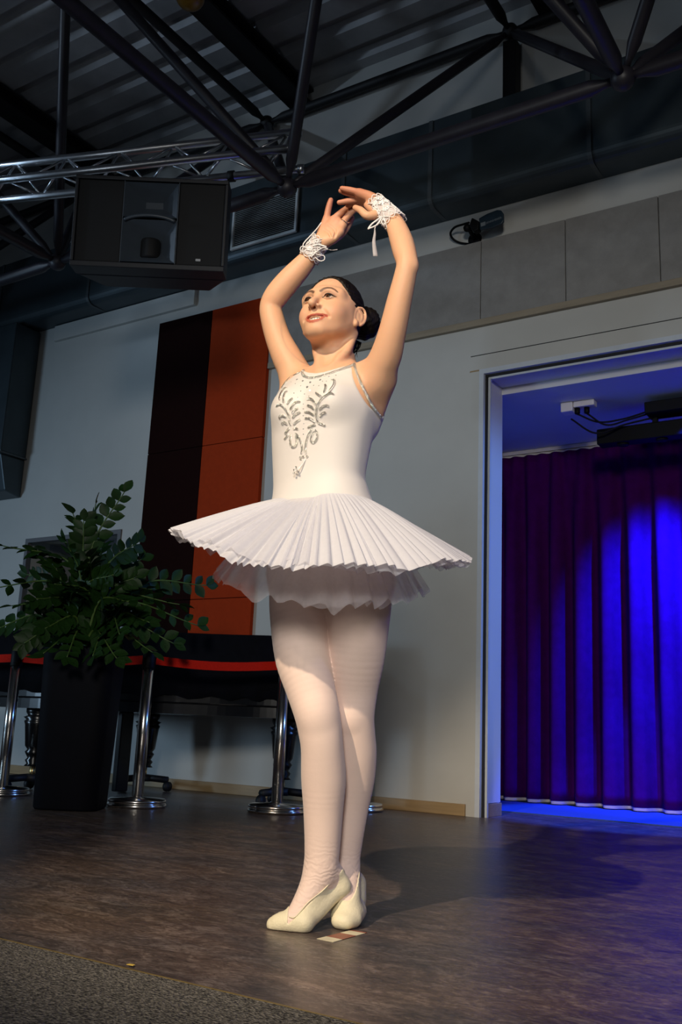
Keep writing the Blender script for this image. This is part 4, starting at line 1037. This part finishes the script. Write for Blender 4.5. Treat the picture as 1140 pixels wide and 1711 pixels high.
# ---- hands, five fingers each
def finger(nodes, k=.004): return chain(nodes, k, 4)
handL = [chain([(652, 360, 2.305, 13), (640, 347, 2.315, 12), (630, 340, 2.325, 10)], .01),
    chain([(632, 336, 2.318, 9), (615, 327, 2.335, 8), (601, 322, 2.348, 6.8)], .009), chain([(632, 340, 2.325, 9), (616, 331, 2.345, 8), (601, 327, 2.36, 6.8)], .009),
    chain([(632, 344, 2.335, 9), (617, 336, 2.355, 8), (602, 332, 2.372, 6.6)], .009), chain([(633, 348, 2.345, 9), (618, 341, 2.365, 7.6), (604, 337, 2.382, 6.2)], .009),
    chain([(634, 352, 2.32, 8), (624, 350, 2.325, 8), (614, 343, 2.335, 6)], .009),
    finger([(603, 322, 2.347, 6.0), (592, 319.3, 2.352, 5.4), (581, 316.8, 2.357, 5.0), (571.5, 314.8, 2.362, 4.0)]),
    finger([(603, 327, 2.36, 6.0), (590, 324.5, 2.368, 5.4), (578, 321.5, 2.374, 5.0), (569.5, 319, 2.378, 4.0)]),
    finger([(603, 332, 2.372, 5.8), (592, 334.5, 2.38, 5.2), (579, 336.5, 2.384, 4.8), (567, 338.3, 2.386, 4.0)]),
    finger([(605, 338, 2.382, 5.4), (596, 339.5, 2.392, 4.8), (588, 341.5, 2.398, 4.4), (581, 343.5, 2.402, 3.7)]),
    finger([(632, 357, 2.312, 8.6), (621, 360.5, 2.305, 7.6), (612, 359.5, 2.302, 6.8), (603, 351.5, 2.31, 6.0), (594, 347.2, 2.322, 4.8)], .006)]
handR = [chain([(522, 424, 2.462, 14), (531, 411, 2.452, 12.5), (538, 401, 2.445, 11)], .01),
    chain([(534, 404, 2.455, 9), (540, 384, 2.45, 8.2), (546, 366, 2.447, 6.5)], .010), chain([(538, 402, 2.45, 9.5), (548, 384, 2.443, 8.8), (557, 368, 2.438, 7)], .010),
    chain([(542, 402, 2.447, 10), (555, 387, 2.44, 9), (565, 371, 2.433, 7.2)], .010), chain([(545, 403, 2.447, 10), (560, 391, 2.44, 9), (573, 377, 2.432, 7)], .010),
    chain([(545, 403, 2.436, 9), (556, 398, 2.432, 9), (568, 388, 2.43, 7)], .010),
    chain([(547, 374, 2.4255, 1.5), (555, 379, 2.421, 1.6), (561, 387, 2.420, 1.5), (559, 396, 2.418, 1.3)], .005, 4, 'sub'), chain([(541, 383, 2.428, 1.3), (549, 388, 2.423, 1.5), (553, 396, 2.421, 1.3)], .005, 4, 'sub'),
    finger([(546, 366, 2.447, 5.8), (548, 354, 2.443, 5.4), (550.5, 343, 2.44, 5.0), (553, 334.5, 2.438, 4.2)]),
    finger([(557, 367, 2.438, 6.0), (568, 357.5, 2.43, 5.6), (580, 348.5, 2.422, 5.1), (589.5, 343.5, 2.416, 4.2)]),
    finger([(564, 368, 2.445, 6.0), (574, 357, 2.447, 5.6), (586, 346, 2.447, 5.0), (597, 338, 2.445, 4.2)]),
    finger([(572, 375, 2.432, 6.2), (579, 364.5, 2.425, 5.7), (588, 354.5, 2.418, 5.2), (596.5, 348, 2.412, 4.3)]),
    finger([(556, 400, 2.452, 8), (570, 390, 2.455, 7.4), (580, 378, 2.457, 6.4), (588, 365, 2.458, 5.0)], .007)]
for Pm, cut, nrm in ((handL, cutL, fp(672, 405, 2.27)), (handR, cutR, fp(483, 470, 2.50))):
    lo_ = np.min([p.lo for p in Pm], 0); hi_ = np.max([p.hi for p in Pm], 0)
    v, lo = Field(Pm).grid(lo_, hi_, .0016); P, Q = nets(v, lo, .0016); P = relax(P, Q, 1, .3); parts.append((P, Q))
BP, BQ = merge(parts)
me = np_mesh('body', BP, BQ)
# complexion: skin, lips, brows, eye make-up, painted shade on the hands
h = hloc(BP); base = np.array([.70, .40, .245])
tint = np.repeat(base[None], len(BP), 0)
inhead = np.linalg.norm(h, axis=1) < .135
def dseg(h, pts):
    d = np.full(len(h), 9.); 
    for a, b in zip(pts[:-1], pts[1:]):
        a = np.array(a); b = np.array(b); t = np.clip((h-a) @ (b-a)/((b-a) @ (b-a)), 0, 1); d = np.minimum(d, np.linalg.norm(h-a-t[:, None]*(b-a), axis=1))
    return d
def paint(mask, c_): tint[:] = tint*(1-mask[:, None])+np.array(c_)*mask[:, None]
sm = lambda d, a, b: np.clip((b-d)/(b-a), 0, 1)
front = inhead & (h[:, 1] > .035)
h2 = h*np.array([1, 0, 1.])
def d2(pts): return dseg(h2, [(p[0], 0, p[1]) for p in pts])
for s in (-1, 1):
    blush = sm(np.linalg.norm(h-np.array([s*.042, .066, -.034]), axis=1), .006, .030)*.35; paint(blush*inhead, (.70, .29, .19))
    shadow = sm(np.linalg.norm((h2-np.array([s*.033, 0, .006]))/np.array([1.6, 1, .75]), axis=1), .006, .015)*.60; paint(shadow*front, (.20, .09, .055))
    d = d2([(s*.0105, .0150), (s*.018, .0205), (s*.027, .0238), (s*.037, .0245), (s*.045, .0212), (s*.0515, .0155)]); w_ = np.interp(np.abs(h[:, 0]), [.01, .03, .052], [.0052, .0046, .0024])
    paint(np.clip((w_-d)/(w_*.6), 0, 1)*.9*front, (.060, .030, .020))
    d = d2([(s*.0150, -.001), (s*.024, .0062), (s*.035, .0066), (s*.0465, .0008), (s*.0485, .0012)]); paint(sm(d, .0012, .0026)*.92*front, (.025, .012, .010))
    d = d2([(s*.018, -.004), (s*.026, -.0068), (s*.037, -.0066), (s*.0465, .0)]); paint(sm(d, .0006, .0022)*.6*front, (.06, .03, .02))
up = [(-.0262, -.0578), (-.017, -.0606), (-.006, -.0598), (0, -.0608), (.006, -.0598), (.017, -.0606), (.0262, -.0578)]
dn_ = [(-.0262, -.0578), (-.018, -.0718), (-.008, -.0786), (0, -.0800), (.008, -.0786), (.018, -.0718), (.0262, -.0578)]
up = [(MX(a), c) for a, c in up]; dn_ = [(MX(a), c) for a, c in dn_]
fm = inhead & (h[:, 1] > .06)
paint(sm(d2(up), .0032, .0046)*.95*fm, (.36, .065, .04)); paint(sm(d2(dn_), .0036, .0052)*.95*fm, (.44, .10, .06))
inm = (np.abs(h[:, 0]) < .026) & (h[:, 1] < .0825) & (h[:, 1] > .05) & (h[:, 2] > -.076) & (h[:, 2] < -.060)
paint(inm*.9, (.10, .02, .015))
hand_shade = np.clip((BP[:, 2]-1.80)/.10, 0, 1); paint(hand_shade*.85, (.44, .165, .10))  # stage light falling off at the hands, painted into the skin
ca = me.color_attributes.new('tint', 'FLOAT_COLOR', 'POINT')
ca.data.foreach_set('color', np.concatenate([tint, np.ones((len(tint), 1))], 1).astype(np.float32).ravel())
BODY = link('body', me, 'skin', DN, True)
nrm_ = np.empty(len(BP)*3, np.float32); me.vertices.foreach_get('normal', nrm_); nrm_ = nrm_.reshape(-1, 3)
band = ((np.abs(rad_h(BP)-.151) < .014) & (BP[:, 2] > zneck-.02)) | (np.abs(BP[:, 2]-zneck) < .016) | ((np.abs(BP[:, 2]-1.724) < .012))
Xb = BP[band]; e_ = .0025
g_ = np.stack([body.at(Xb+np.eye(3)[i]*e_)-body.at(Xb-np.eye(3)[i]*e_) for i in range(3)], 1); g_ /= np.linalg.norm(g_, axis=1)[:, None]+1e-9
nrm_[band] = g_; me.normals_split_custom_set_from_vertices(nrm_)

# ---- eyes, teeth, lashes
def orient(d):
    d = np.asarray(d)/np.linalg.norm(d); x = np.cross([0, 0, 1.], d); x /= np.linalg.norm(x); return np.stack([x, np.cross(d, x), d], 1)
for s in (-1, 1):
    ec = hp(s*.0315, .0705, .0005)
    E = MB().sphere(ec, .0126*HS, 20, 14).build('eyeball', 'eye_white', BODY, True)
    gz = HR @ np.array([-.12, 1, .10]); gz /= np.linalg.norm(gz)
    b = MB()
    Rz = orient(gz); rr = .0126*HS
    prof = [(.0074, math.sqrt(rr**2-.0074**2)+.0002), (.0068, math.sqrt(rr**2-.0068**2)+.0007), (.003, rr+.0004), (.0004, rr+.0007)]
    b.lathe(prof, 18).xform(Rz, ec).build('iris', 'iris', BODY, True)
    ln = [hp(s*.0150, .0765, -.001), hp(s*.024, .0875, .0035), hp(s*.034, .0865, .0042), hp(s*.0462, .0735, .0004), hp(s*.0490, .0710, .0012)]
    MB().tube(bez(ln, 5), [.0008+.0006*math.sin(math.pi*min(1, i/20)) for i in range(21)], 6).build('eyelashes', 'lash', BODY, True)
b = MB()
edges = [-.021, -.0165, -.0125, -.0078, 0, .0078, .0125, .0165, .021]
for a, c_ in zip(edges[:-1], edges[1:]):
    xm = (a+c_)/2; yf = .0872-15*xm*xm; hw = (c_-a)/2-.00025; zz = -.0622+6*xm*xm; hgt = .0098 if abs(xm) < .009 else .0085
    sl_ = -28*xm
    pts = []
    for (dx, dy, dz) in ((-hw, 0, 0), (hw, 0, 0), (hw, -.004, 0), (-hw, -.004, 0), (-hw*.8, .0006, -hgt), (hw*.8, .0006, -hgt), (hw*.8, -.003, -hgt), (-hw*.8, -.003, -hgt)):
        pts.append(hp(xm+dx+.0022, yf+dy+sl_*dx, zz+dz))
    b.add(pts, [(0,3,2,1),(4,5,6,7),(0,1,5,4),(1,2,6,5),(2,3,7,6),(3,0,4,7)])
b.build('teeth', 'teeth', BODY, False, bevel=.0006)

# ---- hair and bun
yh_z = np.array([-.12, -.07, -.045, -.02, 0, .012, .03, .055, .08, .10, .13]); yh_y = np.array([-.045, -.034, -.030, -.026, -.008, .022, .036, .046, .050, .052, .055])
def hair_post(X, v):
    hh = hloc(X); g = hh[:, 1]-np.interp(hh[:, 2], yh_z, yh_y)+.004*np.sin(hh[:, 2]*160)*0
    wv = .0010*np.sin(np.arctan2(hh[:, 2]-.0, np.abs(hh[:, 0])+.03)*46+hh[:, 1]*40)
    return np.maximum(np.maximum(v-.0050+wv, g*.8), -.068-hh[:, 2])
HF = Field([hel((0, -.014, .028), (.0735, .090, .084), .02), hel((0, .010, -.020), (.0600, .070, .074), .02), hch([(0, -.05, -.045, .047), (0, -.035, -.075, .046)], .02)])
v, lo = HF.grid(HC-[.13, .13, .12], HC+[.13, .13, .14], .0022, hair_post)
P, Q = nets(v, lo, .0022)
HAIR = link('hair', np_mesh('hair', P, Q), 'hair', DN, True)
bc = fp(605, 540, 2.515); br = np.array([.049, .046, .053])
vs_ = []; fs = []; nu, nv = 64, 34
ax = bc-HC; ax /= np.linalg.norm(ax); Rb = orient(ax)
for j in range(nv+1):
    ph = math.pi*j/nv
    for i in range(nu):
        t = 2*math.pi*i/nu; d = np.array([math.sin(ph)*math.cos(t), math.sin(ph)*math.sin(t), math.cos(ph)])
        r_ = 1+.035*math.sin(7*t+9*ph)+.02*math.sin(17*t-13*ph+1)+.05*math.exp(-((ph-1.1)/.3)**2)
        vs_.append(bc+Rb @ (d*br*r_))
for j in range(nv):
    for i in range(nu): fs.append((j*nu+i, (j+1)*nu+i, (j+1)*nu+(i+1) % nu, j*nu+(i+1) % nu))
MB().add(vs_, fs).build('bun', 'hair', HAIR, True)
b = MB()
for k in range(7):
    p0 = fp(590+k*2.2, 566+k, 2.50); p1 = fp(591+k*1.5, 582, 2.50); p2 = fp(589+rnd.uniform(-3, 10), 596+rnd.uniform(-4, 8), 2.49)
    b.tube(bez([p0, p1, p2], 5), [.0022*(1-i/11) +.0003 for i in range(11)], 5)
b.build('loose_strands', 'hair', HAIR, True)

# ---- leotard
legs_only = Field(P_torso+P_legR+P_legL+footR+footL)
leo = Field(P_torso+P_sh+P_neck[:1])
N_pts = [fp(591, 609, 2.40), fp(543, 628, 2.36), fp(506, 622, 2.45)]
def plane(p, q, d): n_ = np.cross(q-p, d); n_ /= np.linalg.norm(n_); return n_, p
nN = np.cross(fp(591, 608, 2.385)-fp(522, 633, 2.37), TF*.93+np.array([0, 0, -.30])); nN /= np.linalg.norm(nN)
if nN[2] < 0: nN = -nN
pN = fp(540, 630, 2.362)
nA, pA = plane(fp(592, 609, 2.385), fp(637, 698, 2.40), TF); nA = nA if nA @ TL > 0 else -nA
nB, pB = plane(fp(506, 621, 2.45), fp(462, 664, 2.50), TF); nB = nB if nB @ TL < 0 else -nB
cN = fp(551, 600, 2.41)
def leo_region(X):
    gA = (X-pA.astype(np.float32)) @ nA.astype(np.float32); gB = (X-pB.astype(np.float32)) @ nB.astype(np.float32)
    # scooped neckline: an upright elliptical cylinder leaning with the neck
    q = X-cN.astype(np.float32); u = q @ TL.astype(np.float32); vv = q @ TF.astype(np.float32)
    zl = cN[2]-.056+ (u/.075)**2*.032
    gN = (X[:, 2]-zl)*.9
    return np.maximum(np.maximum(gA, gB), gN)
zhip = fp(540, 905, 2.44)[2]
def leo_post(X, v): return np.maximum(np.maximum(v-.0026, leo_region(X)), zhip-X[:, 2])
v, lo = leo.grid((-.25, -.26, zhip-.02), (.2, .22, zneck+.05), .003, leo_post)
P, Q = nets(v, lo, .003); P = relax(P, Q, 1, .3)
LEO = link('leotard', np_mesh('leotard', P, Q), 'leotard', DN, True)
CAMF = np.array([0, -FIG[1], EYE])
def cast(px, py, off=.0026, f_=leo):
    R_ = np.array([[ray(x, y) @ RH, ray(x, y) @ FH, ray(x, y)[2]] for x, y in zip(px, py)]); R_ /= np.linalg.norm(R_, axis=1)[:, None]
    t = np.full(len(R_), 2.0)
    for _ in range(70):
        d = f_.at(CAMF+R_*t[:, None])-off; t += np.clip(d, -.02, .03)*.8
    X = CAMF+R_*t[:, None]
    e = .002; g = np.stack([f_.at(X+np.eye(3)[i]*e)-f_.at(X-np.eye(3)[i]*e) for i in range(3)], 1); g /= np.linalg.norm(g, axis=1)[:, None]+1e-9
    return X, g
def zz(L_): return [(440+x/8.769, 620+y/8.769) for x, y in L_]
strokes = [[(185,520),(240,490),(300,530),(350,600),(375,660),(385,740),(400,800)],[(240,430),(245,370),(290,280),(345,235)],[(295,470),(300,380),(320,320),(355,295)],[(345,490),(380,440),(430,395)],[(395,570),(430,500),(480,455),(545,450)],
 [(420,625),(460,570),(510,545)],[(425,690),(470,640),(545,600)],[(440,790),(490,740),(545,705)],[(440,850),(480,840),(512,858)],[(235,700),(250,660),(290,650),(335,675)],[(275,785),(290,750),(320,755),(350,785)],[(385,830),(350,880),(315,925)],[(370,930),(340,965),(310,1005)],
 [(405,930),(395,1020),(415,1100),(450,1112),(485,1080),(490,1000),(470,940)],[(470,910),(520,970),(555,1060),(570,1150),(555,1220)],
 [(1000,120),(1040,140),(1035,200),(990,270),(960,320)],[(905,195),(915,240),(885,320)],[(770,315),(805,345),(850,375)],[(1040,345),(980,325),(900,370),(835,430),(795,510),(775,600),(785,690),(800,760)],[(640,420),(690,405),(740,440),(770,490)],[(645,500),(700,520),(745,560)],
 [(605,600),(680,605),(745,650)],[(605,700),(660,690),(720,720),(760,760)],[(820,570),(870,520),(930,500),(960,525)],[(825,670),(870,615),(920,605)],[(800,760),(860,780),(910,805)],[(650,835),(700,805),(770,790)],[(720,840),(670,920),(635,1010),(620,1120),(625,1220)],[(760,850),(790,920),(780,1000),(735,1050),(700,1020),(715,940),(750,880)],
 [(540,1245),(550,1280),(545,1300)],[(585,1240),(590,1270)],[(640,1240),(650,1265)]]
for st in strokes:
    pts = bez([np.array([*p, 0.]) for p in zz(st)], 9)
    X, g = cast([p[0] for p in pts], [p[1] for p in pts], .0036)
    n = len(X); L_ = np.concatenate([[0], np.cumsum(np.linalg.norm(np.diff(X, axis=0), axis=1))])
    m = max(8, int(L_[-1]/.0009)); tt = np.linspace(0, L_[-1], m)
    Y = np.stack([np.interp(tt, L_, X[:, i]) for i in range(3)], 1)
    rad = [.0035*(.55+.45*min(1, 5*min(i, m-1-i)/m*2))*(.80+.28*abs(math.sin(i*.9))) for i in range(m)]
    MB().tube(Y, rad, 8).build('sequin_leaf', 'silver_bead', LEO, True)
stones = [(495,125,1.9),(580,145,1.9),(690,165,2.1),(835,130,2.0),(645,235,2.3),(470,185,1),(550,215,1),(740,210,1.1),(815,215,1),(550,293,1.1),(680,285,1.1),(450,322,1.1),(605,335,1),(670,368,1.1),(510,385,1.1),(588,483,1),(587,553,1),(587,653,1),(595,768,1.1),(588,848,1.1),(588,925,1.1),(965,82,1.6),(870,150,1),(925,150,1.1),(1065,62,1.2),(408,160,.7)]
zp = zz([s[:2] for s in stones]); X, g = cast([p[0] for p in zp], [p[1] for p in zp], .0026)
for (sx, sy, r_), p, n_ in zip(stones, X, g):
    r_ = r_*.0017
    MB().lathe([(r_, -.0006), (r_, .0002), (r_*.6, r_*.55), (r_*.1, r_*.62)], 8).xform(orient(n_), p).build('rhinestone', 'rhinestone', LEO)
# pendant hanging off the motif
pz = zz([(620, 1290), (585, 1370), (545, 1440), (505, 1480)]); X, g = cast([p[0] for p in pz], [p[1] for p in pz], .004)
X = X+g*np.array([0, .004, .010, .014])[:, None]
PE = MB().strip(bez(list(X), 5), TL, [.0016]*16, .0004).build('pendant_ribbon', 'lace', LEO, True)
for (a, c_, r_) in ((480, 1410, 2.2), (452, 1450, 2.0), (450, 1495, 2.4), (500, 1470, 2.0), (488, 1440, 1.8)):
    p = zz([(a, c_)])[0]; Xp, gp = cast([p[0]], [p[1]], .016)
    MB().sphere(Xp[0], r_*.00135, 10, 7).build('bead', 'silver_bead', LEO, True)
# beaded edges: neckline and armholes
def bead_edge(name, pts, r_):
    pts = bez([np.array([*p, 0.]) for p in pts], 14)
    X, g = cast([p[0] for p in pts], [p[1] for p in pts], .0030, Field(P_torso+P_sh+P_neck))
    L_ = np.concatenate([[0], np.cumsum(np.linalg.norm(np.diff(X, axis=0), axis=1))]); m = int(L_[-1]/.0009); tt = np.linspace(0, L_[-1], m)
    Y = np.stack([np.interp(tt, L_, X[:, i]) for i in range(3)], 1)
    MB().tube(Y, [r_*(.78+.32*abs(math.sin(i*.75))) for i in range(m)], 8).build(name, 'silver_bead', LEO, True)
bead_edge('neck_trim', [(594, 608), (580, 614), (566, 619), (543, 627), (522.6, 631.5), (510, 629.5), (505.5, 623), (508, 619)], .0042)
bead_edge('armhole_trim', [(592, 608), (597, 625), (603, 640), (613.5, 661.6), (624, 681), (636, 697)], .0046)
bead_edge('armhole_trim', [(507, 620), (497, 624.5), (486, 630), (478, 638), (471, 648)], .0026)

# ---- tights
ztop = fp(540, 925, 2.44)[2]
v, lo = legs_only.grid((-.26, -.28, 0), (.26, .26, ztop+.02), .0030, lambda X, v: np.maximum(np.maximum(v-.0016, X[:, 2]-ztop), .0008-X[:, 2]))
P, Q = nets(v, lo, .0030)
TG = link('tights', np_mesh('tights', P, Q), 'tights', DN, True)

# ---- slippers
def slip(prims, post, box):
    v, lo = Field(prims).grid(box[0], box[1], .0022, post); P, Q = nets(v, lo, .0022); return relax(P, Q, 1, .4), Q
aR, bR, vd = fp(569, 1455, 2.42), fp(488, 1537, 2.36), np.array([.10, 1, 0])
nR = np.cross(bR-aR, vd); nR /= np.linalg.norm(nR); nR = nR if nR[2] > 0 else -nR
xR = fp(482, 1530, 2.36)[0]
def postR(X, v):
    g = np.minimum((X-aR.astype(np.float32)) @ nR.astype(np.float32), X[:, 0]-xR)
    return np.maximum(np.maximum(v-.0036, g), .001-X[:, 2])
lo_ = np.min([p.lo for p in footR], 0)-.01; hi_ = np.max([p.hi for p in footR], 0)+.01
P, Q = slip(footR, postR, (lo_, hi_))
SR = link('ballet_slipper', np_mesh('slipper', P, Q), 'slipper', DN, True); SR['label'] = 'cream slipper in front, pointing left'
op = chain([(572, 1435, 2.47, 33), (575, 1468, 2.43, 25), (580, 1494, 2.39, 15)], .005)
def postL(X, v): return np.maximum(np.maximum(v-.0036, -op.fn(X)), .001-X[:, 2])
lo_ = np.min([p.lo for p in footL], 0)-.01; hi_ = np.max([p.hi for p in footL], 0)+.01
P, Q = slip(footL, postL, (lo_, hi_))
SL = link('ballet_slipper', np_mesh('slipper', P, Q), 'slipper', DN, True); SL['label'] = 'cream slipper of the foot behind, toes down'
# elastic edge of the front slipper
def edge_cast(prims, pts, off):
    X, g = cast([p[0] for p in pts], [p[1] for p in pts], off, Field(prims)); return X
ep = bez([np.array([*p, 0.]) for p in ((562, 1463), (554, 1472), (541, 1487), (526, 1499), (514, 1509), (503, 1522), (492, 1533), (483, 1532))], 6)
MB().tube(edge_cast(footR, ep, .0040), .0014, 6).build('edge_binding', 'slipper', SR, True)

# ---- tutu
TC = np.array([*tpt(1.03, 0, 0)[:2], 0]); TFa = math.atan2(TF[1], TF[0])
def waist_r(z, t):
    cx, cy = np.interp(z, sec[:, 0], sec[:, 1]), np.interp(z, sec[:, 0], sec[:, 2]); a, b_ = np.interp(z, sec[:, 0], sec[:, 3]), np.interp(z, sec[:, 0], sec[:, 4])
    d = np.array([math.cos(t), math.sin(t), 0]); u, v_ = d @ TL, d @ TF
    return 1/(((abs(u)/a)**2.25+(abs(v_)/b_)**2.25)**(1/2.25)), np.array([cx, cy])
TU = bpy.data.objects.new('tutu', None); col.objects.link(TU); TU.parent = DN
DRA = [-180, -155, -130, -114, -90, -60, -42, -20, 0, 45, 90, 135, 180]; DRZ = [.090, .122, .168, .213, .230, .219, .189, .160, .133, .100, .088, .086, .090]
def tutu_layer(name, m_, R0, z0, drop_side, drop_front, amp, npl, seed, scal=.010, power=1.1, tiltx=0.0, ns_=20, off=.004, vdip=0.0, wave=.006, per=8, da=math.atan2(-1, .25), pw=.9, dofs=0.0):
    rg = np.random.RandomState(seed); nt_ = npl*per
    wid = rg.uniform(.55, 1.45, npl); edge = np.concatenate([[0], np.cumsum(wid)]); edge *= 2*math.pi/edge[-1]
    T_ = []; K_ = []; F_ = []
    for k in range(npl):
        for q in range(per): T_.append(edge[k]+(edge[k+1]-edge[k])*q/per); K_.append(k); F_.append(q/per)
    t = np.array(T_); k = np.array(K_); f = np.array(F_)
    pk = rg.uniform(.3, .7, npl)[k]; am = rg.uniform(.45, 1.25, npl)[k]; ln = rg.uniform(-1, 1, npl)[k]
    tri = np.where(f < pk, f/pk, (1-f)/(1-pk))*2-1
    pl = am*tri
    low = wave*(np.sin(t*9+seed)+.7*np.sin(t*17+2*seed)+.5*np.sin(t*29+seed*3))
    cb = np.maximum(0, np.cos(t-da))
    drop = drop_side+(drop_front-drop_side)*cb**pw if drop_front is not None else np.interp((np.degrees(t)+180) % 360-180, DRA, DRZ)*drop_side+dofs
    zz0 = z0-vdip*np.maximum(0, np.cos(t-TFa))**14
    W_ = [waist_r(z, a) for z, a in zip(zz0, t)]
    r0 = np.array([w[0] for w in W_]); cc = np.array([w[1] for w in W_])
    Rr = R0*(1+.004*np.cos(t))*(1+scal*ln*.7-scal*1.2*(2*f-1)**2)
    vs_ = []
    for j in range(ns_+1):
        s = j/ns_
        r_ = r0+off+(Rr-r0)*s
        z = zz0-drop*s**power+amp*pl*s**.75*(1-.3*s)+low*s**1.5-tiltx*np.cos(t)*s
        a = t+.010*pl*s
        vs_.append(np.stack([cc[:, 0]+r_*np.cos(a), cc[:, 1]+r_*np.sin(a), z], 1))
    vs_ = np.concatenate(vs_); i = np.arange(nt_); i2 = (i+1) % nt_
    Q = np.concatenate([np.stack([j*nt_+i, j*nt_+i2, (j+1)*nt_+i2, (j+1)*nt_+i], 1) for j in range(ns_)])
    return link(name, np_mesh(name, vs_, Q), m_, TU, True)
zW = 1.036
PDA = math.atan2(-1, -.05)
tutu_layer('top_skirt', 'tulle_top', .388, zW, 1.0, None, .0046, 104, 1, vdip=.026, scal=.018, wave=.0045)
tutu_layer('skirt_layer', 'tulle_mid', .380, zW-.010, .96, None, .0065, 70, 2, scal=.020, dofs=.004)
tutu_layer('skirt_layer', 'tulle_mid', .360, zW-.018, .88, None, .0080, 60, 3, scal=.020, dofs=.008)
tutu_layer('skirt_layer', 'tulle_low', .325, zW-.030, .76, None, .0090, 48, 4, scal=.020, dofs=.018)
tutu_layer('petticoat', 'tulle_low', .275, zW-.045, .165, .262, .0120, 28, 5, scal=.030, tiltx=.012, da=PDA, pw=1.3)
tutu_layer('petticoat', 'tulle_low', .240, zW-.060, .160, .240, .0110, 24, 6, scal=.030, tiltx=.012, da=PDA, pw=1.3)

# ---- lace wrist pieces, ribbons, ring
def cuff(name, A, B, rA, rB, seed, label):
    rg = random.Random(seed); A = np.asarray(A); B = np.asarray(B); ax = B-A; L_ = np.linalg.norm(ax); ax /= L_; R_ = orient(ax)
    def pt(u, t, o=0): r_ = rA+(rB-rA)*u+o; return A+ax*L_*u+R_[:, 0]*r_*math.cos(t)+R_[:, 1]*r_*math.sin(t)
    vs_ = []; fs = []; n = 40
    for j in range(7):
        for i in range(n): vs_.append(pt(j/6, 2*math.pi*i/n, .0008+.0010*math.sin(i*1.9+j)))
    for j in range(6):
        for i in range(n): fs.append((j*n+i, j*n+(i+1) % n, (j+1)*n+(i+1) % n, (j+1)*n+i))
    K = MB().add(vs_, fs).build(name, 'lace_net', DN, True); K['label'] = label
    b = MB()
    for e_ in (0, 1):                                               # scalloped edges
        b.tube([pt(e_+(.10*abs(math.sin(i*math.pi*10/120)) if e_ else -.10*abs(math.sin(i*math.pi*10/120))), 2*math.pi*i/120, .002) for i in range(120)], .0013, 5, closed=True)
    for k in range(9):                                              # lattice of cords
        for sg in (-1, 1): b.tube([pt(u, 2*math.pi*k/9+sg*u*2.0, .002+.001*math.sin(u*20+k)) for u in np.linspace(0, 1, 14)], .0012, 5)
    b.build('lace_cord', 'lace', K, True)
    b = MB()
    for k in range(34):                                             # embroidered flowers
        u, t = rg.uniform(.08, .92), rg.uniform(0, 2*math.pi); c_ = pt(u, t, .0025)
        nrm = R_[:, 0]*math.cos(t)+R_[:, 1]*math.sin(t); Q_ = orient(nrm)
        for q in range(5): b.sphere(c_+Q_ @ np.array([.0042*math.cos(q*1.256), .0042*math.sin(q*1.256), 0]), (.0030, .0030, .0012), 7, 5, Q_)
    b.build('lace_flower', 'lace', K, True)
    for k in range(5):
        u, t = rg.uniform(.1, .9), rg.uniform(0, 6.28)
        MB().sphere(pt(u, t, .004), .0022, 8, 6).build('bead', 'rhinestone', K, True)
    return K
A, B = fp(660, 371, 2.293), fp(630, 339.5, 2.325)
KL = cuff('lace_cuff', A, B, rp(16.5, A)+.002, rp(14, B), 3, 'white lace cuff on the wrist at the right')
A, B = fp(518, 430, 2.467), fp(536, 402, 2.448)
KR = cuff('lace_cuff', A, B, rp(15.5, A)+.002, rp(14.5, B), 4, 'white lace cuff on the wrist at the left')
def ribbon(K, pts, w, name='ribbon', m_='ribbon'):
    P_ = [fp(*p) for p in pts]; MB().strip(bez(P_, 8), RHl, w, .0003).build(name, m_, K, True)
RHl = np.array([1, 0.15, 0])
ribbon(KL, [(641, 360, 2.285), (633, 370, 2.282), (627, 380, 2.28), (626.5, 390, 2.28), (625, 405, 2.28), (627.5, 428, 2.282)], [.0014+.0048*max(0, (i-18)/22) for i in range(41)])
def cord(K, pts, r_=.0013, name='bow_cord'): MB().tube(bez([fp(*p) for p in pts], 8), r_, 6).build(name, 'lace', K, True)
cord(KL, [(638, 362, 2.285), (630, 368, 2.282), (622, 374, 2.28), (617, 380, 2.28), (615.5, 383, 2.28)], .0024)
cord(KL, [(638, 364, 2.285), (632, 374, 2.282), (624, 379, 2.28), (616.5, 382, 2.28)], .0020)
cord(KL, [(640, 365, 2.283), (644, 372, 2.28), (641, 376, 2.28), (638, 371, 2.28), (641, 364, 2.282)])
cord(KL, [(643, 361, 2.283), (652, 368, 2.275), (665, 376, 2.275), (673, 384, 2.275)], .0011)
cord(KR, [(537, 372, 2.44), (529, 383, 2.435), (518, 395, 2.435), (508, 406, 2.435), (506, 414, 2.438)], .0018)
cord(KR, [(512, 414, 2.435), (504, 412, 2.435), (502, 418, 2.435), (507, 421, 2.437), (513, 416, 2.437)])
cord(KR, [(523, 411, 2.43), (532, 409, 2.428), (541, 411, 2.428), (546, 413, 2.43)], .0022)
cord(KR, [(526, 424, 2.435), (535, 426, 2.43), (542, 428, 2.43), (542, 434, 2.43), (535, 436, 2.432), (527, 430, 2.437)])
cord(KR, [(522, 428, 2.435), (530, 420, 2.43), (540, 414, 2.43), (548, 416, 2.432)], .0016)
ribbon(KR, [(540, 418, 2.43), (548, 417, 2.43), (556, 418, 2.43), (564, 417, 2.43)], .0012)
p0, p1 = fp(574.5, 371.5, 2.4295), fp(577.5, 366.8, 2.4265); ax = p1-p0; R_ = orient(ax); rr = rp(6.6, p0)
MB().tube([p0+ax*.3+R_[:, 0]*rr*math.cos(t)+R_[:, 1]*rr*math.sin(t) for t in np.linspace(0, 2*math.pi, 24, endpoint=False)], .0014, 6, closed=True).build('finger_ring', 'silver_bead', BODY, True)
